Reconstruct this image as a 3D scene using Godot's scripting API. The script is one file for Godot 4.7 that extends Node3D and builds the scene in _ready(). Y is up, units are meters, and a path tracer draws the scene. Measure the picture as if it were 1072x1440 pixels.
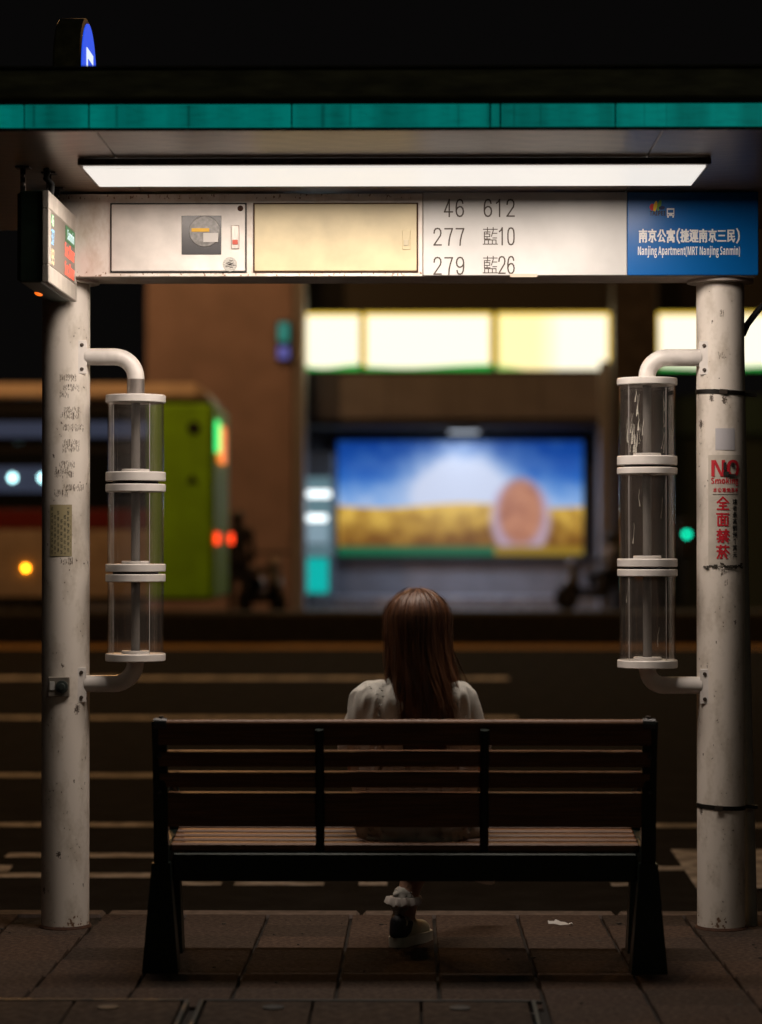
extends Node3D
# Night bus stop. Metres; the camera stands on the pavement and looks along -z over a bench to the street.

class B:
	var st := SurfaceTool.new()
	var group := 1
	var hair := 0.0
	func _init() -> void:
		st.begin(Mesh.PRIMITIVE_TRIANGLES)
	func vert(p: Vector3, uv: Vector2) -> void:
		st.set_uv(uv)
		st.add_vertex(p)
	func tri(a: Vector3, b: Vector3, c: Vector3, out: Vector3, ua := Vector2.ZERO, ub := Vector2.ZERO, uc := Vector2.ZERO) -> void:
		var n := (b - a).cross(c - a)
		if n.length_squared() < 1e-18:
			return
		if n.dot(out) > 0.0:
			vert(a, ua); vert(c, uc); vert(b, ub)
		else:
			vert(a, ua); vert(b, ub); vert(c, uc)
	func quad(a: Vector3, b: Vector3, c: Vector3, d: Vector3, out: Vector3, ua := Vector2.ZERO, ub := Vector2.ZERO, uc := Vector2.ZERO, ud := Vector2.ZERO) -> void:
		tri(a, b, c, out, ua, ub, uc)
		tri(a, c, d, out, ua, uc, ud)
	func flat() -> void:
		st.set_smooth_group(-1)
	func smooth() -> void:
		group += 1
		st.set_smooth_group(group)
	# chamfered box
	func box(c: Vector3, size: Vector3, bevel := 0.0, xf := Transform3D()) -> void:
		flat()
		var h := size / 2.0
		var b := minf(bevel, minf(h.x, minf(h.y, h.z)) * 0.9)
		var k := h - Vector3(b, b, b)
		for axis in 3:
			var u := (axis + 1) % 3
			var v := (axis + 2) % 3
			for s in [-1.0, 1.0]:
				var q: Array[Vector3] = []
				for w in [[-1.0, -1.0], [1.0, -1.0], [1.0, 1.0], [-1.0, 1.0]]:
					var p := Vector3()
					p[axis] = s * h[axis]
					p[u] = w[0] * k[u]
					p[v] = w[1] * k[v]
					q.append(xf * (c + p))
				var n := Vector3()
				n[axis] = s
				quad(q[0], q[1], q[2], q[3], xf.basis * n, Vector2(0, 1), Vector2(1, 1), Vector2(1, 0), Vector2(0, 0))
			if b > 0.0:
				for s in [-1.0, 1.0]:
					for t in [-1.0, 1.0]:
						var q2: Array[Vector3] = []
						for w2 in [[0, -1.0], [0, 1.0], [1, 1.0], [1, -1.0]]:
							var p2 := Vector3()
							p2[axis] = w2[1] * k[axis]
							p2[u] = s * (h[u] if w2[0] == 0 else k[u])
							p2[v] = t * (k[v] if w2[0] == 0 else h[v])
							q2.append(xf * (c + p2))
						var n2 := Vector3()
						n2[u] = s
						n2[v] = t
						quad(q2[0], q2[1], q2[2], q2[3], xf.basis * n2)
		if b > 0.0:
			for sx in [-1.0, 1.0]:
				for sy in [-1.0, 1.0]:
					for sz in [-1.0, 1.0]:
						var m := Vector3(sx, sy, sz)
						tri(xf * (c + m * Vector3(h.x, k.y, k.z)), xf * (c + m * Vector3(k.x, h.y, k.z)), xf * (c + m * Vector3(k.x, k.y, h.z)), xf.basis * m)
	# profile of (radius, height), run bottom, outside, top
	func lathe(profile: Array, segs := 24, xf := Transform3D(), all_smooth := false, a0 := -PI, a1 := PI) -> void:
		var total := 0.0
		for i in profile.size() - 1:
			total += profile[i].distance_to(profile[i + 1])
		var run := 0.0
		if all_smooth:
			smooth()
		for i in profile.size() - 1:
			var p: Vector2 = profile[i]
			var q: Vector2 = profile[i + 1]
			var d := q - p
			if not all_smooth:
				if absf(d.y) < 1e-6:
					flat()
				else:
					smooth()
			var v0 := 1.0 - run / total
			run += d.length()
			var v1 := 1.0 - run / total
			for j in segs:
				var a := lerpf(a0, a1, float(j) / segs)
				var e := lerpf(a0, a1, float(j + 1) / segs)
				var m := (a + e) / 2.0
				var n := Vector3(sin(m) * d.y, -d.x, cos(m) * d.y)
				var u0 := float(j) / segs
				var u1 := float(j + 1) / segs
				quad(xf * Vector3(sin(a) * p.x, p.y, cos(a) * p.x), xf * Vector3(sin(e) * p.x, p.y, cos(e) * p.x), xf * Vector3(sin(e) * q.x, q.y, cos(e) * q.x), xf * Vector3(sin(a) * q.x, q.y, cos(a) * q.x), xf.basis * n, Vector2(u0, v0), Vector2(u1, v0), Vector2(u1, v1), Vector2(u0, v1))
	func sweep(pts: Array, radii, segs := 14, caps := true) -> void:
		var up := Vector3(0.13, 0.37, 0.92)
		var rings := []
		for i in pts.size():
			var t: Vector3 = ((pts[mini(i + 1, pts.size() - 1)] as Vector3) - (pts[maxi(i - 1, 0)] as Vector3)).normalized()
			var x := up.cross(t).normalized()
			var y := t.cross(x)
			up = y
			var r: float = radii if radii is float else radii[i]
			var ring := []
			for j in segs:
				var a := TAU * j / segs
				ring.append((pts[i] as Vector3) + (x * cos(a) + y * sin(a)) * r)
			rings.append(ring)
		smooth()
		for i in pts.size() - 1:
			for j in segs:
				var k := (j + 1) % segs
				quad(rings[i][j], rings[i][k], rings[i + 1][k], rings[i + 1][j], ((rings[i][j] as Vector3) + rings[i][k]) / 2.0 - pts[i], Vector2(float(j) / segs, float(i)), Vector2(float(j + 1) / segs, float(i)), Vector2(float(j + 1) / segs, float(i + 1)), Vector2(float(j) / segs, float(i + 1)))
		if caps:
			flat()
			for e in [0, pts.size() - 1]:
				var o: Vector3 = (pts[0] as Vector3) - pts[1] if e == 0 else (pts[e] as Vector3) - pts[e - 1]
				for j in segs:
					tri(pts[e], rings[e][j], rings[e][(j + 1) % segs], o)
	# polygon in xy pushed out along z from z0 to z1
	func prism(poly: PackedVector2Array, z0: float, z1: float, xf := Transform3D(), round_side := false) -> void:
		flat()
		var ids := Geometry2D.triangulate_polygon(poly)
		for z in [z0, z1]:
			var o := Vector3(0, 0, 1.0 if (z == z1) == (z1 > z0) else -1.0)
			for i in range(0, ids.size(), 3):
				var a := poly[ids[i]]
				var b := poly[ids[i + 1]]
				var c := poly[ids[i + 2]]
				tri(xf * Vector3(a.x, a.y, z), xf * Vector3(b.x, b.y, z), xf * Vector3(c.x, c.y, z), xf.basis * o)
		if round_side:
			smooth()
		var turn := 1.0 if not Geometry2D.is_polygon_clockwise(poly) else -1.0
		for i in poly.size():
			var p := poly[i]
			var q := poly[(i + 1) % poly.size()]
			var d := q - p
			quad(xf * Vector3(p.x, p.y, z0), xf * Vector3(q.x, q.y, z0), xf * Vector3(q.x, q.y, z1), xf * Vector3(p.x, p.y, z1), xf.basis * (Vector3(d.y, -d.x, 0) * turn))
	func ball(c: Vector3, r: Vector3, segs := 14, xf := Transform3D()) -> void:
		var prof := []
		for i in 9:
			var a := -PI / 2 + PI * i / 8.0
			prof.append(Vector2(cos(a), sin(a)))
		lathe(prof, segs, xf * Transform3D(Basis.from_scale(r), c), true)
	func commit() -> ArrayMesh:
		st.generate_normals()
		st.index()
		return st.commit()

var taken := {}
var rng := RandomNumberGenerator.new()
var M := {}
var T := {}

func numbered(called: String) -> String:
	taken[called] = taken.get(called, -1) + 1
	return called if taken[called] == 0 else "%s_%03d" % [called, taken[called]]

func tag(o: Node, label: String, category: String, group := "") -> void:
	o.set_meta("label", label)
	o.set_meta("category", category)
	if group:
		o.set_meta("group", group)

func thing(called: String, label: String, category: String, at := Vector3.ZERO, group := "") -> Node3D:
	var o := Node3D.new()
	o.name = numbered(called)
	add_child(o)
	o.position = at
	tag(o, label, category, group)
	return o

func part(parent: Node, called: String, b: B, m: Material, at := Vector3.ZERO) -> MeshInstance3D:
	return piece(parent, called, b.commit(), m, at)

func piece(parent: Node, called: String, mesh: Mesh, m: Material, at := Vector3.ZERO) -> MeshInstance3D:
	var o := MeshInstance3D.new()
	o.name = called if parent != self else numbered(called)
	o.mesh = mesh
	o.material_override = m
	o.position = at
	parent.add_child(o, true)
	return o

func structure(called: String, b: B, m: Material) -> MeshInstance3D:
	var o := part(self, called, b, m)
	o.set_meta("kind", "structure")
	return o

# ---------------------------------------------------------------- materials
func noise_tex(seed_: int, freq: float, lo: float, hi: float, octaves := 5, size := 512, kind := FastNoiseLite.TYPE_SIMPLEX_SMOOTH) -> NoiseTexture2D:
	var n := FastNoiseLite.new()
	n.seed = seed_
	n.noise_type = kind
	n.frequency = freq
	n.fractal_octaves = octaves
	var t := NoiseTexture2D.new()
	t.width = size
	t.height = size
	t.seamless = true
	t.noise = n
	var g := Gradient.new()
	g.set_color(0, Color(lo, lo, lo))
	g.set_color(1, Color(hi, hi, hi))
	t.color_ramp = g
	return t

# linear base colour
func mat(c: Color, rough := 0.7, metal := 0.0, tex: Texture2D = null, scale := Vector3.ONE, bump: Texture2D = null, bump_cm := 0.1) -> StandardMaterial3D:
	var m := StandardMaterial3D.new()
	m.albedo_color = c.linear_to_srgb()
	m.roughness = rough
	m.metallic = metal
	if tex:
		m.albedo_texture = tex
	if bump:
		m.heightmap_enabled = true
		m.heightmap_texture = bump
		m.heightmap_scale = bump_cm
	if tex or bump:
		m.uv1_triplanar = true
		m.uv1_world_triplanar = true
		m.uv1_scale = scale
	return m

func dull(m: StandardMaterial3D) -> StandardMaterial3D:
	m.metallic_specular = 0.15
	return m

func glow(c: Color, energy: float, tex: Texture2D = null) -> StandardMaterial3D:
	var m := StandardMaterial3D.new()
	m.albedo_color = Color(0.2, 0.2, 0.2)
	m.roughness = 0.4
	m.emission_enabled = true
	m.emission_energy_multiplier = energy
	if tex:
		m.emission_texture = tex
		m.emission_operator = BaseMaterial3D.EMISSION_OP_MULTIPLY
		m.emission = Color.WHITE
	else:
		m.emission = c.linear_to_srgb()
	return m

func picture(im: Image, rough := 0.6) -> StandardMaterial3D:
	var m := StandardMaterial3D.new()
	m.albedo_texture = ImageTexture.create_from_image(im)
	m.roughness = rough
	m.texture_repeat = false
	return m

func make_materials() -> void:
	T.grime = noise_tex(3, 0.006, 0.87, 1.0)
	T.fine = noise_tex(5, 0.05, 0.84, 1.0, 4)
	T.cloud = noise_tex(8, 0.004, 0.45, 1.0, 4)
	T.grain = noise_tex(11, 0.08, 0.0, 1.0, 3)
	T.wood = noise_tex(13, 0.012, 0.55, 1.0, 5)
	T.slab = noise_tex(35, 0.03, 0.66, 1.0, 5)
	T.stain = noise_tex(21, 0.012, 0.6, 1.0, 6)
	M.paint = mat(Color(0.62, 0.56, 0.5), 0.42, 0, T.grime, Vector3(1.7, 1.7, 1.7), T.grain, 0.02)
	M.white_paint = mat(Color(0.82, 0.78, 0.74), 0.35, 0, T.grime, Vector3(3, 3, 3))
	M.steel = mat(Color(0.45, 0.4, 0.37), 0.38, 0.75, T.fine, Vector3(9, 0.6, 9))
	M.dull_steel = mat(Color(0.12, 0.12, 0.12), 0.4, 0.8, T.fine, Vector3(4, 4, 4))
	M.dark = mat(Color(0.018, 0.018, 0.017), 0.5, 0, T.grime, Vector3(2, 2, 2))
	M.black = mat(Color(0.008, 0.008, 0.008), 0.6)
	M.rubber = mat(Color(0.012, 0.012, 0.012), 0.75)
	M.rust = mat(Color(0.1, 0.04, 0.018), 0.85, 0, T.stain, Vector3(9, 9, 9))
	M.bolt = mat(Color(0.07, 0.055, 0.045), 0.5, 0.6)
	M.skin = mat(Color(0.5, 0.3, 0.21), 0.5)
	M.print_black = mat(Color(0.02, 0.018, 0.017), 0.6)
	M.print_grey = mat(Color(0.06, 0.045, 0.035), 0.6)
	M.print_red = mat(Color(0.5, 0.012, 0.025), 0.55)
	M.print_white = mat(Color(0.8, 0.8, 0.8), 0.5)
	M.tyre = mat(Color(0.012, 0.012, 0.012), 0.8)

# ---------------------------------------------------------------- writing
# Characters as pen strokes on a 100 by 100 field, y down.
const GLYPH := {
	"南": "8,14 92,14|50,2 50,28|12,98 12,30 88,30 88,92 80,97|34,38 40,48|66,38 60,48|28,52 72,52|24,68 76,68|50,52 50,94",
	"京": "50,2 50,14|8,16 92,16|24,30 76,30 76,52 24,52 24,30|50,52 50,96 40,94|28,62 12,84|72,62 90,84",
	"公": "38,6 28,30 6,52|62,6 72,28 94,50|44,46 22,90 76,84|66,66 84,94",
	"寓": "50,0 50,12|8,30 8,14 92,14 92,30|28,26 72,26 72,54 28,54 28,26|28,40 72,40|50,26 50,82|14,98 14,64 86,64 86,94 78,96|50,82 36,84 66,80|60,74 70,86",
	"捷": "4,24 34,24|20,4 20,94 10,90|4,62 34,50|42,16 94,16|46,30 86,30 86,58 46,58|40,44 96,44|66,2 66,90|66,74 90,74|52,66 50,80 38,96|50,82 66,94 96,94",
	"運": "8,6 18,14|6,32 20,32 12,52 22,66 10,82|4,88 22,80 40,94 96,94|34,18 34,8 92,8 92,18|40,24 88,24|44,34 84,34 84,60 44,60 44,34|44,47 84,47|36,72 94,72|64,16 64,86",
	"三": "12,12 88,12|20,48 80,48|4,90 96,90",
	"民": "16,8 82,8 82,32 16,32|16,8 16,92 46,80|16,56 88,56|50,32 60,72 80,94 92,76",
	"(": "80,-4 40,20 28,50 40,80 80,104",
	")": "20,-4 60,20 72,50 60,80 20,104",
	"全": "50,4 8,44|50,4 92,44|28,46 72,46|24,68 76,68|8,94 92,94|50,46 50,94",
	"面": "4,8 96,8|46,8 40,26|12,28 12,94|12,28 88,28 88,94|12,92 88,92|36,28 36,92|64,28 64,92|36,50 64,50|36,70 64,70",
	"禁": "6,18 46,18|26,4 26,52|26,20 6,46|26,20 46,42|54,18 94,18|74,4 74,52|74,20 54,46|74,20 96,46|22,58 78,58|6,72 94,72|50,72 50,96 40,94|28,80 14,94|72,80 88,94",
	"菸": "4,12 96,12|32,2 32,24|68,2 68,24|24,28 28,34|6,42 46,42|24,42 20,70 6,94|22,60 42,60 38,92 30,92|70,30 52,58|70,32 96,56|66,60 74,70|64,78 78,92",
	"藍": "2,10 98,10|30,0 30,20|70,0 70,20|8,26 8,68|8,26 48,26|8,38 46,38 46,54 8,54|27,26 27,38|27,54 27,68|8,68 48,68|68,24 58,52|64,34 96,34|68,62 94,62|10,74 90,74 90,97|10,74 10,97|36,74 36,97|64,74 64,97|0,99 100,99",
	"本": "6,26 94,26|50,4 50,96|48,28 6,76|52,28 94,76|30,76 70,76",
	"車": "10,14 90,14|18,28 82,28 82,66 18,66 18,28|18,47 82,47|4,82 96,82|50,2 50,98",
	"候": "26,4 4,44|16,30 16,96|32,24 32,70|42,12 84,12 84,34|38,34 96,34|52,38 42,58|46,54 90,54|38,70 98,70|66,54 62,78 40,96|68,72 98,96",
	"亭": "50,2 50,10|6,14 94,14|28,24 72,24 72,42 28,42 28,24|8,64 8,52 92,52 92,64|28,66 72,66|50,66 50,96 38,94",
	"違": "8,6 18,14|6,32 20,32 12,52 22,66 10,82|4,88 22,80 40,94 96,94|44,10 84,10 84,24|36,24 96,24|46,34 86,34 86,52 46,52 46,34|40,62 92,62|44,62 44,74|36,74 96,74|66,2 66,90",
	"者": "20,16 76,16|48,2 48,34|4,36 96,36|86,12 14,64|30,52 80,52 80,96 30,96 30,52|30,74 80,74",
	"最": "24,4 76,4 76,34 24,34 24,4|24,19 76,19|4,44 96,44|20,44 20,90|44,44 44,98|20,60 44,60|20,76 44,76|4,92 46,86|54,56 88,56 56,96|58,62 94,96",
	"高": "50,2 50,12|6,14 94,14|30,24 70,24 70,40 30,40 30,24|12,98 12,52 88,52 88,96|34,64 66,64 66,86 34,86 34,64",
	"罰": "8,6 92,6 92,28 8,28 8,6|36,6 36,28|64,6 64,28|8,42 50,42|12,54 46,54|12,66 46,66|14,76 44,76 44,96 14,96 14,76|66,40 66,80|88,36 88,96 80,94",
	"鍰": "24,2 2,32|24,2 46,30|12,34 38,34|8,52 40,52|25,34 25,92|4,92 46,92|54,10 92,6|58,16 62,28|74,14 76,26|90,14 84,28|52,40 96,40|56,54 92,54|50,66 98,66|70,40 64,76 50,96|62,74 96,96",
	"萬": "4,10 96,10|32,2 32,20|68,2 68,20|24,26 76,26 76,56 24,56 24,26|24,41 76,41|50,26 50,80|12,98 12,66 88,66 88,94|50,80 34,84 66,80",
	"元": "20,14 80,14|6,42 94,42|36,42 32,72 8,94|62,42 62,88 92,88 92,74",
	"0": "50,2 30,5 17,18 13,36 13,64 17,82 30,95 50,98 70,95 83,82 87,64 87,36 83,18 70,5 50,2",
	"1": "22,22 40,14 54,2 54,98",
	"2": "14,28 18,14 30,5 50,2 70,5 83,15 86,29 80,44 14,97 88,97",
	"4": "58,98 58,2 8,72 92,72",
	"6": "82,22 76,10 64,3 48,2 30,6 18,20 12,42 12,68 18,84 31,95 50,98 69,95 83,84 88,68 82,53 68,44 50,42 31,46 18,55 12,66",
	"7": "10,4 88,4 66,40 54,70 50,98",
	"9": "18,78 24,90 36,97 52,98 70,94 82,80 88,58 88,32 82,16 69,5 50,2 31,5 17,16 12,32 18,47 32,56 50,58 69,54 82,45 88,34",
}

# Writes characters from the left edge; bend > 0 lays them round a pole of that radius centred on the parent's y axis.
func write(b: B, text: String, left: float, top: float, cw: float, ch: float, pitch: float, pen: float, z: float, bend := 0.0, widths := {}) -> void:
	b.flat()
	var x := left
	var lift := 0
	for c in text:
		if c == " ":
			x += pitch
			continue
		var w: float = cw * widths.get(c, 1.0)
		for stroke in (GLYPH[c] as String).split("|"):
			var pts := []
			for s in stroke.split(" "):
				var xy := s.split(",")
				pts.append(Vector2(x + float(xy[0]) / 100.0 * w, top - float(xy[1]) / 100.0 * ch))
			for i in pts.size() - 1:
				var d: Vector2 = ((pts[i + 1] as Vector2) - pts[i]).normalized()
				var n := Vector2(-d.y, d.x) * pen / 2.0
				d *= pen / 2.0
				lift += 1
				var q := []
				var from: Vector2 = pts[i] - d
				var to: Vector2 = pts[i + 1] + d
				var cuts := 1 if bend <= 0.0 else maxi(1, int(absf(to.x - from.x) / 0.008))
				for k in cuts:
					var p0 := from.lerp(to, float(k) / cuts)
					var p1 := from.lerp(to, float(k + 1) / cuts)
					q.clear()
					for p in [p0 + n, p1 + n, p1 - n, p0 - n]:
						q.append(laid(p, z + (lift % 16) * 0.00004, bend))
					b.quad(q[0], q[1], q[2], q[3], laid(p0, z + 1.0, bend) - laid(p0, z, bend))
		x += pitch * widths.get(c, 1.0)

func laid(p: Vector2, z: float, bend: float) -> Vector3:
	if bend <= 0.0:
		return Vector3(p.x, p.y, z)
	var a := p.x / bend
	return Vector3(sin(a) * (bend + z), p.y, cos(a) * (bend + z))

# Latin lettering from the system font, fitted to a box whose lower left corner is given
func latin(text: String, left: float, bottom: float, w: float, h: float, z: float, bend := 0.0, bold := true) -> ArrayMesh:
	var f := SystemFont.new()
	f.font_names = PackedStringArray(["Droid Sans"])
	f.font_weight = 700 if bold else 400
	var t := TextMesh.new()
	t.text = text
	t.font = f
	t.font_size = 32
	t.pixel_size = 0.01
	t.depth = 0.0
	t.curve_step = 1.5
	var arr := t.get_mesh_arrays()
	var v: PackedVector3Array = arr[Mesh.ARRAY_VERTEX]
	var idx: PackedInt32Array = arr[Mesh.ARRAY_INDEX]
	var box := AABB(v[0], Vector3.ZERO)
	for p in v:
		box = box.expand(p)
	var b := B.new()
	b.flat()
	for i in range(0, idx.size(), 3):
		var q := []
		for k in 3:
			var p := v[idx[i + k]] - box.position
			q.append(laid(Vector2(left + p.x / box.size.x * w, bottom + p.y / box.size.y * h), z, bend))
		var o := Vector3(0, 0, 1) if bend <= 0.0 else Vector3((q[0] as Vector3).x, 0, (q[0] as Vector3).z)
		b.tri(q[0], q[1], q[2], o)
	return b.commit()

# curved sheet round a pole
func wrap_sheet(u0: float, u1: float, y0: float, y1: float, r: float, z: float) -> B:
	var b := B.new()
	b.smooth()
	var n := 12
	for i in n:
		var a := lerpf(u0, u1, float(i) / n)
		var e := lerpf(u0, u1, float(i + 1) / n)
		b.quad(laid(Vector2(a, y0), z, r), laid(Vector2(e, y0), z, r), laid(Vector2(e, y1), z, r), laid(Vector2(a, y1), z, r), laid(Vector2(a, 0), 1, r), Vector2(float(i) / n, 1), Vector2(float(i + 1) / n, 1), Vector2(float(i + 1) / n, 0), Vector2(float(i) / n, 0))
	return b

# ---------------------------------------------------------------- smooth bodies
# bones: [from, to, radius, radius]; the surface where the blended distance is nil, as surface nets
func body(b: B, bones: Array, cell: float, k: float, bumps: FastNoiseLite = null, amp := 0.0, squash := Vector3.ONE) -> void:
	var box := AABB(bones[0][0], Vector3.ZERO)
	for e in bones:
		for p in [e[0], e[1]]:
			var r: float = maxf(e[2], e[3]) + 3.0 * k + 2.0 * cell
			box = box.expand(p + Vector3(r, r, r)).expand(p - Vector3(r, r, r))
	var nx := int(box.size.x / cell) + 2
	var ny := int(box.size.y / cell) + 2
	var nz := int(box.size.z / cell) + 2
	var acc := PackedFloat32Array()
	acc.resize(nx * ny * nz)
	var o := box.position
	for e in bones:
		var a: Vector3 = e[0]
		var q: Vector3 = e[1]
		var ra: float = e[2]
		var rb: float = e[3]
		var r: float = maxf(ra, rb) + 5.0 * k
		var lo := (Vector3(minf(a.x, q.x), minf(a.y, q.y), minf(a.z, q.z)) - Vector3(r, r, r) - o) / cell
		var hi := (Vector3(maxf(a.x, q.x), maxf(a.y, q.y), maxf(a.z, q.z)) + Vector3(r, r, r) - o) / cell
		var ab := q - a
		var l2 := maxf(ab.length_squared(), 1e-9)
		for x in range(maxi(0, int(lo.x)), mini(nx, int(hi.x) + 1)):
			for y in range(maxi(0, int(lo.y)), mini(ny, int(hi.y) + 1)):
				var at := (x * ny + y) * nz
				for z in range(maxi(0, int(lo.z)), mini(nz, int(hi.z) + 1)):
					var p := o + Vector3(x, y, z) * cell
					var t := clampf((p - a).dot(ab) / l2, 0.0, 1.0)
					var d := (p - a - ab * t).length() - lerpf(ra, rb, t)
					if d < 5.0 * k:
						acc[at + z] += exp(-d / k)
	var f := PackedFloat32Array()
	f.resize(acc.size())
	for i in acc.size():
		f[i] = -k * log(acc[i]) if acc[i] > 1e-12 else 5.0 * k
	var ids := {}
	var vs := PackedVector3Array()
	var sx := ny * nz
	var corner := [0, 1, nz, nz + 1, sx, sx + 1, sx + nz, sx + nz + 1]
	var edges := [[0, 1], [2, 3], [4, 5], [6, 7], [0, 2], [1, 3], [4, 6], [5, 7], [0, 4], [1, 5], [2, 6], [3, 7]]
	for x in nx - 1:
		for y in ny - 1:
			for z in nz - 1:
				var at := (x * ny + y) * nz + z
				var inside := 0
				for c in corner:
					if f[at + c] < 0.0:
						inside += 1
				if inside == 0 or inside == 8:
					continue
				var sum := Vector3.ZERO
				var n := 0
				for e in edges:
					var fa := f[at + corner[e[0]]]
					var fb := f[at + corner[e[1]]]
					if (fa < 0.0) != (fb < 0.0):
						var t := fa / (fa - fb)
						var pa := Vector3(e[0] >> 2, (e[0] >> 1) & 1, e[0] & 1)
						var pb := Vector3(e[1] >> 2, (e[1] >> 1) & 1, e[1] & 1)
						sum += pa.lerp(pb, t)
						n += 1
				ids[at] = vs.size()
				vs.append(o + (Vector3(x, y, z) + sum / n) * cell)
	if bumps:
		for i in vs.size():
			var p := vs[i] * squash
			vs[i] += Vector3(bumps.get_noise_3dv(p), bumps.get_noise_3dv(p + Vector3(31, 0, 0)) * 0.4, bumps.get_noise_3dv(p + Vector3(0, 57, 0))) * amp
	b.smooth()
	var step := [sx, nz, 1]
	for at in ids:
		for axis in 3:
			var s: int = step[axis]
			var fa := f[at]
			var fb := f[at + s]
			if (fa < 0.0) == (fb < 0.0):
				continue
			var u: int = step[(axis + 1) % 3]
			var v: int = step[(axis + 2) % 3]
			if not (ids.has(at - u) and ids.has(at - v) and ids.has(at - u - v)):
				continue
			var out := Vector3()
			out[axis] = 1.0 if fa < 0.0 else -1.0
			b.quad(vs[ids[at]], vs[ids[at - u]], vs[ids[at - u - v]], vs[ids[at - v]], out)

# ---------------------------------------------------------------- scene
func _ready() -> void:
	rng.seed = 7
	var cam := Camera3D.new()
	cam.name = "camera"
	cam.position = Vector3(0, 1.43, 0)
	cam.rotation_degrees = Vector3(0.674, 0.741, 0.0)
	cam.far = 600.0
	cam.near = 0.1
	var lens := CameraAttributesPhysical.new()
	lens.frustum_focal_length = 56.65
	lens.frustum_focus_distance = 8.85
	lens.exposure_aperture = 0.98
	cam.attributes = lens
	add_child(cam)
	cam.fov = 23.92
	cam.current = true

	var env := Environment.new()
	env.background_mode = Environment.BG_SKY
	var sky := Sky.new()
	var air := ProceduralSkyMaterial.new()
	air.sky_top_color = Color(0.028, 0.026, 0.026)
	air.sky_horizon_color = Color(0.034, 0.03, 0.028)
	air.ground_bottom_color = Color(0.02, 0.018, 0.016)
	air.ground_horizon_color = Color(0.034, 0.03, 0.028)
	sky.sky_material = air
	env.sky = sky
	env.tonemap_mode = Environment.TONE_MAPPER_LINEAR
	env.tonemap_exposure = 1.0
	env.sdfgi_enabled = true
	env.ssao_enabled = true
	env.ssil_enabled = true
	var we := WorldEnvironment.new()
	we.name = "environment"
	we.environment = env
	add_child(we)

	make_materials()
	build_ground()
	build_far_side()
	build_street_lamps()
	build_bus()
	build_shelter()
	build_shelter_light()
	build_signs()
	build_display_tubes()
	build_pole_fittings()
	build_bench()
	build_person()
	build_street_people()
	build_litter()

# The pavement falls 2 % towards the kerb; d is the distance in front of the camera
func pave(d: float) -> float:
	return -0.0203 * (d - 8.04)

# The carriageway climbs 2 % from the gutter to the kerb of the bus lane
func road_y(d: float) -> float:
	return -0.39 + 0.02 * d if d < 34.0 else 0.29 - 0.0155 * (d - 34.0)

func strip(b: B, x0: float, x1: float, d0: float, d1: float, lift: float) -> void:
	b.flat()
	b.quad(Vector3(x0, road_y(d0) + lift, -d0), Vector3(x1, road_y(d0) + lift, -d0), Vector3(x1, road_y(d1) + lift, -d1), Vector3(x0, road_y(d1) + lift, -d1), Vector3.UP)

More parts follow.
